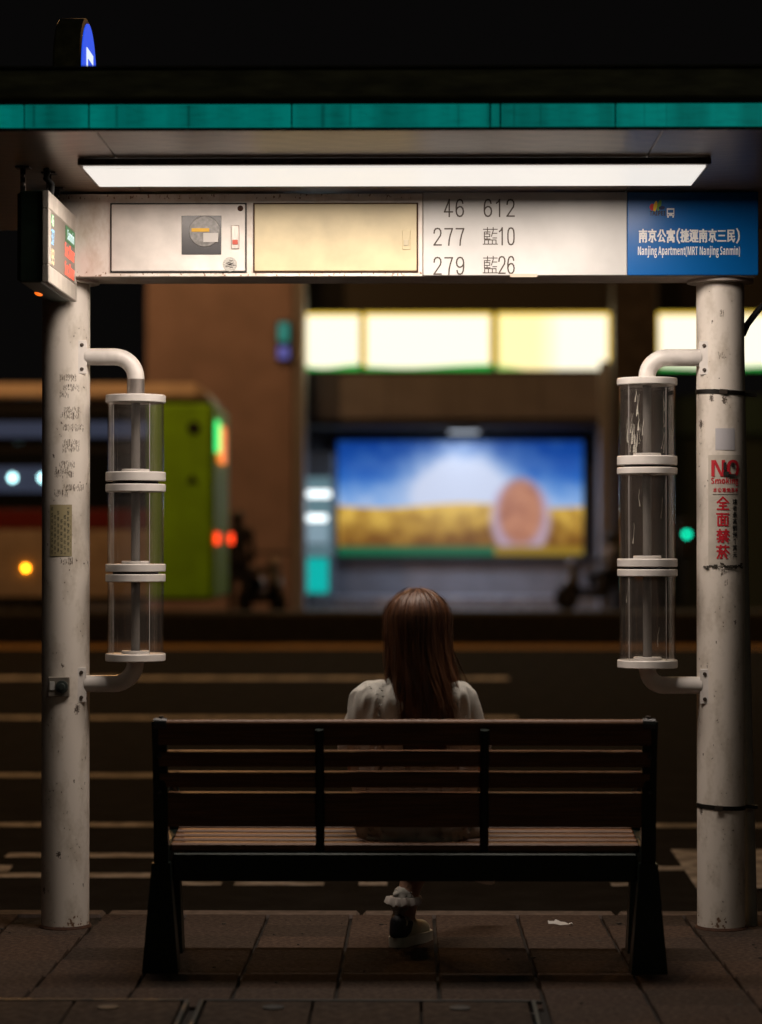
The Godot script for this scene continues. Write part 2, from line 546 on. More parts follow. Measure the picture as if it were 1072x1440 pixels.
func build_ground() -> void:
	var b := B.new()
	b.box(Vector3(0, -1.0, -100), Vector3(600, 0.2, 500))
	structure("ground", b, mat(Color(0.05, 0.05, 0.05), 0.95))

	# pavement bed with single slabs laid on it
	var slope := Transform3D(Basis(Vector3.RIGHT, atan(0.0203) * -1.0), Vector3(0, 0, 0))
	b = B.new()
	var bed := mat(Color(0.02, 0.016, 0.013), 0.95, 0, T.fine, Vector3(5, 5, 5), T.grain, 0.3)
	b.flat()
	b.quad(Vector3(-8, pave(-4) - 0.016, 4), Vector3(8, pave(-4) - 0.016, 4), Vector3(8, pave(9.4) - 0.016, -9.4), Vector3(-8, pave(9.4) - 0.016, -9.4), Vector3.UP)
	var pavement := structure("pavement", b, bed)
	var slab_mats := []
	var bump := noise_tex(31, 0.12, 0.0, 1.0, 4)
	for c in [Color(0.115, 0.08, 0.062), Color(0.1, 0.073, 0.059), Color(0.12, 0.083, 0.064), Color(0.086, 0.065, 0.052), Color(0.108, 0.08, 0.064)]:
		slab_mats.append(dull(mat(c, 0.95, 0, T.slab, Vector3(2.6, 2.6, 2.6), bump, 0.25)))
	var shapes := []
	for v in 3:
		var q := B.new()
		q.box(Vector3(0, -0.02, 0), Vector3(0.3085, 0.04, 0.2825 if v < 2 else 0.281), 0.003)
		shapes.append(q.commit())
	for row in 14:
		var d := 9.40 - 0.145 - 0.29 * row
		for col in range(-7, 8):
			var x := 0.0841 + 0.161 + 0.322 * col
			if row >= 7 and x > -1.75 and x < 0.38 and row <= 9:
				continue    # metal access covers lie here
			if row == 0 and x < -1.1 and x > -1.62:
				continue    # soil round the left post
			var o := piece(pavement, "paving_slab", shapes[rng.randi() % 3], slab_mats[rng.randi() % 5], Vector3(x, pave(d) + rng.randf_range(-0.0015, 0.0015), -d))
			o.rotation = Vector3(atan(0.0203) + rng.randf_range(-0.003, 0.003), rng.randf_range(-0.004, 0.004), rng.randf_range(-0.003, 0.003))
	# kerb stones along the edge
	var km := mat(Color(0.16, 0.12, 0.1), 0.85, 0, T.stain, Vector3(2, 2, 2), bump, 0.3)
	var kb := B.new()
	kb.box(Vector3(0, -0.16, 0), Vector3(0.985, 0.32, 0.13), 0.012)
	var ks := kb.commit()
	for i in range(-7, 8):
		piece(pavement, "kerb_stone", ks, km, Vector3(0.3 + i, pave(9.47) + 0.003, -9.4705))
	# soil pocket round the left post
	b = B.new()
	b.flat()
	var nz := FastNoiseLite.new()
	nz.seed = 4
	nz.frequency = 9.0
	for i in 26:
		for j in 14:
			var p := []
			for e in [[0, 0], [1, 0], [1, 1], [0, 1]]:
				var x: float = -1.66 + 0.54 * (i + e[0]) / 26.0
				var d: float = 9.12 + 0.28 * (j + e[1]) / 14.0
				p.append(Vector3(x, pave(d) - 0.012 + 0.012 * nz.get_noise_2d(x * 3.0, d * 3.0), -d))
			b.quad(p[0], p[1], p[2], p[3], Vector3.UP)
	var soil := part(self, "soil", b, mat(Color(0.03, 0.022, 0.014), 0.98, 0, T.fine, Vector3(7, 7, 7), T.grain, 0.6))
	soil.set_meta("kind", "stuff")
	tag(soil, "dark soil with dry grass round the foot of the left post", "soil")

	# metal access covers in the pavement
	var cover_mat := dull(mat(Color(0.085, 0.064, 0.05), 0.95, 0, T.slab, Vector3(1.5, 1.5, 1.5), bump, 0.25))
	for c in [[-1.71, -0.675, "paved access cover with lifting holes, in front of the left post"], [-0.655, 0.38, "paved access cover with lifting holes, in front of the bench"]]:
		var x0: float = c[0]
		var x1: float = c[1]
		var mid := Vector3((x0 + x1) / 2, pave(6.93) + 0.0005, -6.93)
		var t := thing("access_cover", c[2], "cover", mid, "access covers in the pavement")
		t.rotation.x = atan(0.0203)
		var w := x1 - x0
		var f := B.new()
		for s in [-1.0, 1.0]:
			f.box(Vector3(s * (w / 2 - 0.012), -0.02, 0), Vector3(0.014, 0.04, 0.9), 0.002)
			f.box(Vector3(0, -0.02, s * 0.443), Vector3(w - 0.04, 0.04, 0.014), 0.002)
		part(t, "frame", f, M.dark)
		for i in 3:
			for r in 2:
				var g := B.new()
				g.box(Vector3(0, -0.022, 0), Vector3((w - 0.05) / 3 - 0.008, 0.04, 0.424), 0.003)
				part(t, "inlay_slab", g, cover_mat, Vector3((i - 1) * (w - 0.05) / 3, 0, (r - 0.5) * 0.43))
		for i in [-1, 1]:
			var g := B.new()
			g.lathe([Vector2(0, 0.0), Vector2(0.032, 0.0), Vector2(0.032, 0.003), Vector2(0.024, 0.0015), Vector2(0, 0.0015)], 18)
			part(t, "lifting_hole", g, M.black, Vector3(i * w * 0.27, -0.001, -0.33))

	# carriageway
	b = B.new()
	for seg in [[9.53, 34.0], [34.0, 43.2]]:
		strip(b, -60, 60, seg[0], seg[1], 0.0)
	structure("road", b, dull(mat(Color(0.016, 0.0152, 0.0145), 1.0, 0, T.stain, Vector3(0.5, 0.5, 0.5), bump, 0.4)))
	b = B.new()
	var white := mat(Color(0.66, 0.62, 0.57), 0.75, 0, T.cloud, Vector3(2.1, 2.1, 2.1))
	var yellow := mat(Color(0.5, 0.26, 0.03), 0.75, 0, T.stain, Vector3(1.3, 1.3, 1.3))
	# [x0, x1, distance, width]
	for l in [[-9.0, 0.94, 23.6, 0.36, "long broken lane line whose end shows right of the head"], [-9.0, 0.84, 19.46, 0.27, "lane line ending just right of the seated head"], [-7.0, -0.6, 15.5, 0.2, "lane line that meets the top slats of the bench at left"], [-7.0, -1.05, 13.2, 0.16, "white line left of the bench seat"], [1.297, 6.0, 13.2, 0.16, "white line right of the bench seat"], [-2.03, -1.15, 12.09, 0.14, "upper of two white bay lines beside the left post"], [-5.0, -1.223, 11.46, 0.14, "lower of two white bay lines beside the left post"], [-1.1, -0.885, 11.23, 0.11, "short white dash seen under the left end of the bench"], [-0.825, -0.41, 11.23, 0.11, "longer white dash seen under the bench"], [-0.248, -0.116, 11.23, 0.11, "white dash just left of the ankle under the bench"], [0.92, 1.02, 11.23, 0.11, "small white dash near the right bench leg"], [1.156, 1.4, 11.7, 0.13, "white bay line near the right post"], [1.555, 1.58, 11.23, 0.11, "white speck of line right of the right post"]]:
		var s := B.new()
		strip(s, l[0], l[1], l[2] - l[3] / 2, l[2] + l[3] / 2, 0.004)
		var o := part(self, "road_marking", s, white)
		o.set_meta("kind", "structure")
		o.set_meta("label", l[4])
	var y := B.new()
	strip(y, -40, 40, 28.05, 28.3, 0.004)
	strip(y, -40, 40, 28.5, 28.75, 0.004)
	var yo := part(self, "road_marking", y, yellow)
	yo.set_meta("kind", "structure")
	# painted blocks at both sides
	for side in [[[1.31, 12.29], [3.2, 12.29], [3.2, 11.1], [1.3, 11.1]], [[-1.94, 11.74], [-4.0, 11.74], [-4.0, 11.545], [-1.93, 11.545]]]:
		var s := B.new()
		s.flat()
		var poly := PackedVector2Array()
		for p in side:
			poly.append(Vector2(p[0], p[1]))
		var ids := Geometry2D.triangulate_polygon(poly)
		for i in range(0, ids.size(), 3):
			var q := []
			for k in 3:
				q.append(Vector3(poly[ids[i + k]].x, road_y(poly[ids[i + k]].y) + 0.008, -poly[ids[i + k]].y))
			s.tri(q[0], q[1], q[2], Vector3.UP)
		part(self, "road_marking", s, white).set_meta("kind", "structure")
	# raised kerb of the bus lane
	b = B.new()
	b.box(Vector3(0, 0.3, -30.0), Vector3(90, 0.5, 0.8), 0.04)
	structure("median", b, mat(Color(0.02, 0.018, 0.015), 0.9, 0, T.stain, Vector3(1, 1, 1)))
	b = B.new()
	b.box(Vector3(0, 0.03, -51.6), Vector3(120, 0.24, 17), 0.03)
	structure("far_pavement", b, mat(Color(0.16, 0.15, 0.15), 0.8, 0, T.stain, Vector3(0.6, 0.6, 0.6)))

func area(parent: Node, at: Vector3, rot: Vector3, size: Vector2, energy: float, c: Color) -> void:
	var l := AreaLight3D.new()
	l.name = "area_light"
	l.area_size = size
	l.light_energy = energy
	l.light_color = c
	l.area_range = 40.0
	l.shadow_enabled = true
	l.position = at
	l.rotation_degrees = rot
	parent.add_child(l, true)

func sign_image(kind: int) -> Image:
	var w := 256
	var h := 112
	var im := Image.create(w, h, false, Image.FORMAT_RGB8)
	for y in h:
		for x in w:
			var u := float(x) / w
			var v := float(y) / h
			var c := Color(1.0, 0.97, 0.86)
			var edge := minf(minf(u * 2.2, (1 - u) * 2.2), v)
			if edge < 0.045:
				c = Color(1.0, 0.82, 0.28)
			var wave := 0.93 + 0.03 * sin(u * 5.0) if kind < 2 else 0.89 + u * 0.4
			if v > wave:
				c = Color(0.1, 0.62, 0.25)
			if kind == 2 and u < 0.55 and v > 0.06:
				c = c.lerp(Color(1.0, 0.9, 0.55), 0.6 * clampf((0.6 - u) * 4.0, 0, 1))
			im.set_pixel(x, y, c)
	return im

func poster_image() -> Image:
	var w := 512
	var h := 240
	var im := Image.create(w, h, false, Image.FORMAT_RGB8)
	var n := FastNoiseLite.new()
	n.seed = 9
	n.frequency = 0.02
	n.fractal_octaves = 4
	for y in h:
		for x in w:
			var u := float(x) / w
			var v := float(y) / h
			var r := n.get_noise_2d(x, y)
			var c := Color(0.03, 0.24, 0.6).lerp(Color(0.2, 0.5, 0.88), v * 2.2)
			var cloud := exp(-pow((u - 0.5) / 0.19, 2) - pow((v - 0.36) / 0.26, 2)) * 1.7 + clampf((v - 0.28) * 2.4, 0, 0.6) + r * 0.2
			c = c.lerp(Color(0.86, 0.9, 1.0), clampf(cloud, 0, 1))
			if v > 0.56 + 0.02 * sin(u * 9.0):
				var k := (v - 0.56) / 0.35
				c = Color(0.95, 0.78, 0.34).lerp(Color(0.5, 0.32, 0.07), clampf(k + r * 0.6, 0, 1))
			var e := pow((u - 0.745) / 0.125, 2) + pow((v - 0.68) / 0.36, 2)
			c = c.lerp(Color(0.78, 0.68, 0.8), clampf((1.15 - e) * 2.5, 0, 0.9))
			var e2 := pow((u - 0.745) / 0.092, 2) + pow((v - 0.62) / 0.29, 2)
			c = c.lerp(Color(0.8, 0.55, 0.43).lerp(Color(0.62, 0.38, 0.3), clampf(e2 * 0.6 + r, 0, 1)), clampf((1.2 - e2) * 2.0, 0, 1))
			if v > 0.92:
				c = Color(0.02, 0.42, 0.27) if u < 0.64 else Color(0.62, 0.5, 0.12)
			im.set_pixel(x, y, c)
	return im

func build_far_side() -> void:
	var conc := mat(Color(0.19, 0.185, 0.21), 0.85, 0, T.grime, Vector3(0.3, 0.3, 0.3))
	var brown := mat(Color(0.29, 0.21, 0.215), 0.7, 0, T.grime, Vector3(0.35, 0.35, 0.35))
	var darkm := mat(Color(0.025, 0.024, 0.022), 0.8)
	var grey := mat(Color(0.24, 0.24, 0.26), 0.7, 0, T.grime, Vector3(0.4, 0.4, 0.4))
	var t := thing("shop_building", "shop building across the street with yellow lit sign boxes", "building", Vector3(0, 0.15, -45))
	var b := B.new()
	b.box(Vector3(-3.5, 4.6, 0.6), Vector3(2.66, 9.2, 1.2), 0.03)
	part(t, "brown_wall", b, brown)
	for j in 7:
		for i in 3:
			b = B.new()
			b.box(Vector3(-4.83 + 0.443 + i * 0.887, 0.66 + j * 1.32, 1.21), Vector3(0.886, 1.319, 0.03), 0.001)
			part(t, "cladding_panel", b, brown)
	b = B.new()
	b.box(Vector3(-2.06, 4.6, 0.55), Vector3(0.2, 9.2, 1.2), 0.02)
	part(t, "pilaster", b, grey)
	b = B.new()
	b.box(Vector3(4.08, 4.6, 0.3), Vector3(0.82, 9.2, 1.0), 0.02)
	part(t, "pillar", b, mat(Color(0.07, 0.06, 0.055), 0.85, 0, T.stain, Vector3(0.4, 0.4, 0.4)))
	b = B.new()
	b.box(Vector3(3.57, 2.3, -0.1), Vector3(0.2, 4.6, 0.8), 0.02)
	part(t, "pilaster", b, grey)
	b = B.new()
	b.box(Vector3(4.0, 7.2, -1.0), Vector3(14, 3.4, 1.8))
	part(t, "upper_wall", b, darkm)
	for i in 4:
		b = B.new()
		b.box(Vector3(-1.15 + 1.42 * i, 3.98, -0.2), Vector3(1.412, 0.86, 0.5), 0.01)
		part(t, "fascia_panel", b, conc)
	b = B.new()
	b.box(Vector3(0.85, 3.46, -1.2), Vector3(6.0, 0.1, 2.4), 0.01)
	part(t, "canopy_soffit", b, darkm)
	b = B.new()
	b.box(Vector3(1.0, 2.0, -2.15), Vector3(6.0, 4.0, 0.2))
	part(t, "shop_wall", b, grey)
	b = B.new()
	b.box(Vector3(0.85, 0.1, -1.55), Vector3(5.6, 0.2, 1.0), 0.01)
	part(t, "step", b, mat(Color(0.5, 0.54, 0.62), 0.5, 0, T.stain, Vector3(0.8, 0.8, 0.8)))
	b = B.new()
	b.box(Vector3(9, 2.0, -1.0), Vector3(9, 4.0, 1.5))
	part(t, "side_shop_wall", b, mat(Color(0.03, 0.05, 0.045), 0.8))
	b = B.new()
	b.box(Vector3(9.0, 3.6, -0.2), Vector3(9.0, 0.7, 0.2), 0.02)
	part(t, "shutter_box", b, mat(Color(0.02, 0.06, 0.05), 0.6))
	# lit sign boxes
	var boxes := [[-1.98, -0.966, 0, "yellow lit sign box, the narrowest, beside the brown wall"], [-0.9, 1.48, 1, "yellow lit sign box above the seated person, the widest in full view"], [1.574, 3.66, 2, "yellow lit sign box with a green wedge, left of the dark pillar"], [4.51, 7.6, 1, "yellow lit sign box behind the right post"]]
	for s in boxes:
		var w: float = s[1] - s[0]
		var n := thing("lit_sign_box", s[3], "sign", Vector3((s[0] + s[1]) / 2, 5.13, -44.9), "lit sign boxes above the shop")
		b = B.new()
		b.box(Vector3(0, 0, -0.15), Vector3(w + 0.06, 1.12, 0.3), 0.01)
		part(n, "casing", b, darkm)
		b = B.new()
		b.flat()
		b.quad(Vector3(-w / 2, -0.53, 0.012), Vector3(w / 2, -0.53, 0.012), Vector3(w / 2, 0.53, 0.012), Vector3(-w / 2, 0.53, 0.012), Vector3.BACK, Vector2(0, 1), Vector2(1, 1), Vector2(1, 0), Vector2(0, 0))
		part(n, "lit_face", b, glow(Color.WHITE, 1.3, ImageTexture.create_from_image(sign_image(s[2]))))
		area(n, Vector3(0, 0, 0.05), Vector3(0, 180, 0), Vector2(w, 1.0), 1.2 * w, Color(1.0, 0.93, 0.7))
	# backlit poster
	var p := thing("backlit_poster", "wide backlit poster of blue sky and golden field under the canopy", "poster", Vector3(0.93, 2.26, -46.98))
	b = B.new()
	b.box(Vector3(0, 0, 0.02), Vector3(4.96, 2.4, 0.06), 0.01)
	part(p, "frame", b, darkm)
	b = B.new()
	b.flat()
	b.quad(Vector3(-2.38, -1.12, 0.055), Vector3(2.38, -1.12, 0.055), Vector3(2.38, 1.1, 0.055), Vector3(-2.38, 1.1, 0.055), Vector3.BACK, Vector2(0, 1), Vector2(1, 1), Vector2(1, 0), Vector2(0, 0))
	part(p, "lit_print", b, glow(Color.WHITE, 0.8, ImageTexture.create_from_image(poster_image())))
	# downlight under the canopy
	var d := thing("canopy_lamp", "small white lamp under the shop canopy above the poster", "lamp", Vector3(0.98, 3.555, -45.75))
	b = B.new()
	b.box(Vector3(0, -0.03, 0), Vector3(0.62, 0.06, 0.3), 0.01)
	part(d, "housing", b, M.white_paint)
	b = B.new()
	b.box(Vector3(0, -0.075, 0), Vector3(0.56, 0.03, 0.24), 0.01)
	part(d, "diffuser", b, glow(Color(0.75, 0.85, 1.0), 0.9))
	area(d, Vector3(0, -0.1, 0), Vector3(-90, 0, 0), Vector2(0.56, 0.24), 10.0, Color(0.8, 0.88, 1.0))
	# machine in the niche
	var a := thing("cash_machine", "tall cash machine with teal lower panel left of the poster", "machine", Vector3(-1.87, 0.34, -46.4))
	b = B.new()
	b.box(Vector3(0, 1.4, -0.2), Vector3(0.74, 2.8, 0.5), 0.03)
	part(a, "cabinet", b, mat(Color(0.2, 0.24, 0.28), 0.5))
	b = B.new()
	b.box(Vector3(0, 0.42, 0.06), Vector3(0.52, 0.66, 0.03), 0.02)
	part(a, "teal_panel", b, glow(Color(0.0, 0.55, 0.5), 0.8))
	b = B.new()
	b.box(Vector3(0, 1.55, 0.055), Vector3(0.62, 1.5, 0.02), 0.01)
	part(a, "lit_surround", b, glow(Color(0.2, 0.36, 0.42), 0.55))
	b = B.new()
	b.box(Vector3(0, 1.22, 0.075), Vector3(0.5, 0.4, 0.03), 0.02)
	part(a, "screen", b, glow(Color(0.45, 0.65, 0.78), 0.5))
	b = B.new()
	b.box(Vector3(0, 1.0, 0.1), Vector3(0.5, 0.05, 0.12), 0.01)
	part(a, "keypad_shelf", b, M.dull_steel)
	for s in [[1.98, 0.62, 0.12], [1.52, 0.48, 0.12]]:
		b = B.new()
		b.box(Vector3(0, s[0], 0.09), Vector3(s[1], s[2], 0.08), 0.03)
		part(a, "lamp", b, glow(Color(0.9, 0.98, 1.0), 2.2))
	area(a, Vector3(0, 1.7, 0.2), Vector3(0, 180, 0), Vector2(0.5, 0.5), 0.8, Color(0.85, 0.95, 1.0))
	# small neon sign on the brown wall
	var s2 := thing("neon_sign", "small vertical teal and blue sign on the brown wall", "sign", Vector3(-2.33, 5.05, -43.72))
	b = B.new()
	b.box(Vector3(0, 0, 0), Vector3(0.26, 0.72, 0.1), 0.02)
	part(s2, "casing", b, M.black)
	b = B.new()
	b.box(Vector3(0, 0.15, 0.06), Vector3(0.2, 0.34, 0.02), 0.005)
	part(s2, "teal_light", b, glow(Color(0.0, 0.5, 0.42), 0.35))
	b = B.new()
	b.box(Vector3(0, -0.22, 0.06), Vector3(0.2, 0.22, 0.02), 0.005)
	part(s2, "blue_light", b, glow(Color(0.2, 0.22, 0.8), 0.4))
	# green signal far down the right
	var g := thing("traffic_signal", "green round signal light on a dark post by the right display tube", "traffic light", Vector3(4.75, road_y(42.0), -42.0))
	b = B.new()
	b.sweep([Vector3(0, 0, 0), Vector3(0, 1.15, 0)], 0.04, 10)
	part(g, "post", b, M.dark)
	b = B.new()
	b.box(Vector3(0, 1.32, 0), Vector3(0.3, 0.62, 0.2), 0.03)
	part(g, "housing", b, M.black)
	b = B.new()
	b.lathe([Vector2(0, 0), Vector2(0.05, 0), Vector2(0.035, 0.02), Vector2(0, 0.025)], 16, Transform3D(Basis(Vector3.RIGHT, PI / 2), Vector3(0, 1.37, 0.1)))
	part(g, "lens", b, glow(Color(0.0, 0.75, 0.42), 4.5))

func build_street_lamps() -> void:
	for l in [[-7.6, 27.5, 1.0, "tall street lamp on the left kerb lighting the carriageway", 24.0], [7.8, 24.0, -1.0, "tall street lamp on the right lighting the carriageway", 17.0], [-7.2, 38.0, 1.0, "street lamp on the far kerb behind the bus", 40.0], [9.5, -14.0, -1.0, "unseen street lamp added behind the viewer as weak fill light", 5.0]]:  # the last one is unseen, added as weak fill on the roof edge
		var t := thing("street_lamp", l[3], "street lamp", Vector3(l[0], road_y(l[1]) if l[1] > 0.0 else pave(l[1]) - 0.4, -l[1]), "street lamps")
		var tall := 11.6 if l[1] == 38.0 else 9.0
		var b := B.new()
		b.sweep([Vector3(0, 0, 0), Vector3(0, 4, 0), Vector3(0, tall, 0)], [0.11, 0.09, 0.06], 12)
		part(t, "pole", b, M.dull_steel)
		b = B.new()
		b.sweep([Vector3(0, tall - 0.05, 0), Vector3(0.5 * l[2], tall + 0.3, 0), Vector3(1.6 * l[2], tall + 0.45, 0)], 0.045, 10)
		part(t, "arm", b, M.dull_steel)
		b = B.new()
		b.box(Vector3(1.85 * l[2], tall + 0.44, 0), Vector3(0.7, 0.14, 0.32), 0.05)
		part(t, "lamp_head", b, M.dull_steel)
		b = B.new()
		b.box(Vector3(1.88 * l[2], tall + 0.36, 0), Vector3(0.5, 0.03, 0.24), 0.01)
		part(t, "lamp_glass", b, glow(Color(1.0, 0.6, 0.25), 3.0))
		var o := OmniLight3D.new()
		o.name = "lamp_light"
		o.light_color = (Color(1.0, 0.5, 0.18) if l[1] > 0.0 else Color(1.0, 0.97, 0.72)).linear_to_srgb()
		o.light_energy = l[4]
		o.light_size = 0.2
		o.omni_range = 80.0
		o.omni_attenuation = 2.0
		o.shadow_enabled = true
		o.position = Vector3(1.88 * l[2], tall + 0.2, 0)
		t.add_child(o)

func build_bus() -> void:
	var d := 31.0
	var t := thing("city_bus", "green tailed city bus with red stripe waiting across the road", "bus", Vector3(-2.58, road_y(32.2), -32.25))
	var cream := mat(Color(0.5, 0.4, 0.32), 0.35, 0, T.grime, Vector3(0.8, 0.8, 0.8))
	var green := mat(Color(0.3, 0.7, 0.01), 0.6, 0, T.grime, Vector3(0.5, 0.5, 0.5))
	var red := mat(Color(0.16, 0.02, 0.015), 0.4)
	var glass := mat(Color(0.01, 0.012, 0.014), 0.08)
	var b := B.new()
	var L := 11.0
	b.box(Vector3(-L / 2, 1.7, 0), Vector3(L, 2.6, 2.5), 0.04)
	part(t, "body", b, mat(Color(0.02, 0.02, 0.022), 0.4))
	b = B.new()
	b.box(Vector3(-L / 2 - 0.03, 3.03, 0), Vector3(L - 0.06, 0.36, 2.6), 0.16)
	part(t, "roof", b, cream)
	b = B.new()
	b.box(Vector3(-0.55 - (L - 0.7) / 2, 1.45, 1.26), Vector3(L - 0.7, 0.24, 0.03), 0.005)
	part(t, "red_stripe", b, red)
	for i in 7:
		b = B.new()
		b.box(Vector3(-1.3 - i * 1.4, 0.88, 1.26), Vector3(1.385, 0.86, 0.03), 0.006)
		part(t, "side_panel", b, cream)
	b = B.new()
	b.box(Vector3(-0.4, 1.68, 1.265), Vector3(0.79, 2.5, 0.05), 0.02)
	part(t, "tail_panel", b, green)
	b = B.new()
	b.box(Vector3(0.01, 1.68, 0), Vector3(0.05, 2.5, 2.45), 0.02)
	part(t, "rear_panel", b, green)
	for g in [[-0.22, 2.62], [-0.24, 1.95]]:
		b = B.new()
		b.lathe([Vector2(0, 0), Vector2(0.085, 0), Vector2(0.085, 0.012), Vector2(0, 0.012)], 3 if g[1] < 2 else 14, Transform3D(Basis(Vector3.RIGHT, PI / 2), Vector3(g[0], g[1], 1.29)))
		part(t, "printed_mark", b, M.black)
	for i in 8:
		for r in [[2.62, 0.4], [1.98, 0.66]]:
			b = B.new()
			b.box(Vector3(-1.25 - i * 1.22, r[0], 1.262), Vector3(1.12, r[1], 0.02), 0.008)
			var w := part(t, "window", b, glass)
			if i % 2 == 1 or r[1] < 0.5:
				b = B.new()
				b.box(Vector3(-1.25 - i * 1.22 + 0.05, r[0] - 0.02, 1.2765), Vector3(0.8, r[1] * 0.5, 0.006), 0.002)
				part(w, "lit_interior", b, glow(Color(0.2, 0.28, 0.5), 0.12))
	for x in [-2.55, -2.16]:
		b = B.new()
		b.ball(Vector3(x, 1.98, 1.3), Vector3(0.05, 0.05, 0.03))
		part(t, "cabin_lamp", b, glow(Color(0.5, 0.95, 1.0), 5.0))
	b = B.new()
	b.ball(Vector3(-2.38, 0.82, 1.29), Vector3(0.035, 0.035, 0.03))
	part(t, "side_marker", b, glow(Color(1.0, 0.32, 0.01), 16.0))
	# route display and tail lights on the back
	b = B.new()
	b.box(Vector3(0.06, 2.52, 0.95), Vector3(0.05, 0.42, 0.3), 0.02)
	part(t, "route_display", b, glow(Color(0.05, 0.9, 0.2), 1.6))
	b = B.new()
	b.box(Vector3(0.06, 2.44, 0.3), Vector3(0.05, 0.5, 0.8), 0.02)
	part(t, "route_display", b, glow(Color(1.0, 0.22, 0.02), 1.3))
	for z in [1.18, -1.2]:
		b = B.new()
		b.box(Vector3(0.07, 1.2, z), Vector3(0.06, 0.15, 0.1), 0.02)
		part(t, "tail_light", b, glow(Color(1.0, 0.05, 0.01), 2.6))
	for x in [-2.6, -8.4]:
		for z in [1.12, -1.12]:
			b = B.new()
			b.lathe([Vector2(0, -0.13), Vector2(0.4, -0.13), Vector2(0.47, -0.09), Vector2(0.47, 0.09), Vector2(0.4, 0.13), Vector2(0, 0.13)], 22, Transform3D(Basis(Vector3.RIGHT, PI / 2), Vector3(x, 0.47, z)))
			var w := part(t, "wheel", b, M.tyre)
			b = B.new()
			b.lathe([Vector2(0, 0.1), Vector2(0.26, 0.1), Vector2(0.26, 0.14), Vector2(0.1, 0.12), Vector2(0, 0.12)], 18, Transform3D(Basis(Vector3.RIGHT, PI / 2 * signf(z)), Vector3(x, 0.47, z)))
			part(w, "rim", b, M.dull_steel)

# ---------------------------------------------------------------- shelter
const POLE_D := 9.07
const POLE_L := -1.302
const POLE_R := 1.155
const POLE_RAD := 0.0895

func tint(im: Image, x: int, y: int, c: Color, a: float) -> void:
	if x < 0 or y < 0 or x >= im.get_width() or y >= im.get_height():
		return
	im.set_pixel(x, y, im.get_pixel(x, y).lerp(c, clampf(a, 0, 1)))

# Off-white enamel with the scuffs, glue residue and rust that the posts carry. Rows run from the top (2.42 m) to the foot.
func pole_image(seed_: int, left: bool) -> Image:
	var w := 320
	var h := 1280
	var im := Image.create(w, h, false, Image.FORMAT_RGB8)
	var n := FastNoiseLite.new()
	n.seed = seed_
	n.frequency = 0.012
	n.fractal_octaves = 5
	var f := FastNoiseLite.new()
	f.seed = seed_ + 1
	f.frequency = 0.09
	f.fractal_octaves = 3
	var base := Color(0.88, 0.85, 0.81)
	var dirt := Color(0.42, 0.36, 0.28)
	var rustc := Color(0.33, 0.2, 0.11)
	for y in h:
		var foot := clampf((float(y) / h - 0.93) / 0.07, 0, 1)
		for x in w:
			var a := n.get_noise_2d(x * 1.6, y * 0.7)
			var g := f.get_noise_2d(x, y)
			var c := base.lerp(dirt, clampf(0.03 + a * 0.32 + g * 0.07, 0, 0.5))
			if g > 0.62 and a > 0.15:
				c = c.lerp(Color(0.16, 0.12, 0.09), 0.7)
			if foot > 0.0 and g + a * 0.8 > 0.75 - foot * 1.1:
				c = c.lerp(rustc, 0.75)
			im.set_pixel(x, y, c)
	var r := RandomNumberGenerator.new()
	r.seed = seed_
	# rows of old glue and scratched lettering
	var rows := []
	if left:
		for v in [548, 561, 570, 590, 597, 612, 632, 640, 660, 668, 673, 690, 697, 785]:
			rows.append(v)
	else:
		rows = [372, 466, 520, 800, 812]
	for v in rows:
		var y := int((2.42 - (1.43 - (v - 760) / 374.9)) / 2.44 * h)
		var x := int(w * (0.5 + r.randf_range(-0.06, 0.02)))
		var end := x + r.randi_range(18, 50) if left else x + r.randi_range(6, 14)
		while x < end:
			for k in r.randi_range(2, 7):
				var yy := y + r.randi_range(-5, 5)
				for s in r.randi_range(1, 4):
					tint(im, x, yy + s, Color(0.22, 0.18, 0.14), r.randf_range(0.25, 0.8))
			x += r.randi_range(1, 3)
	for i in 46:
		var x := r.randi_range(0, w - 1)
		var y := r.randi_range(0, h - 1)
		var s := r.randi_range(1, 3)
		for dx in s:
			for dy in s + r.randi_range(0, 3):
				tint(im, x + dx, y + dy, Color(0.15, 0.11, 0.08), r.randf_range(0.3, 0.9))
	# a few larger chips
	for i in 5:
		var cx := r.randf_range(0.3, 0.7) * w
		var cy := r.randf_range(0.15, 0.95) * h
		var rad := r.randf_range(3, 9)
		for x in range(int(cx - rad), int(cx + rad)):
			for y in range(int(cy - rad * 1.3), int(cy + rad * 1.3)):
				if Vector2(x - cx, (y - cy) / 1.3).length() < rad * (0.6 + 0.7 * f.get_noise_2d(x * 3, y * 3)):
					tint(im, x, y, Color(0.2, 0.16, 0.13), 0.75)
	return im

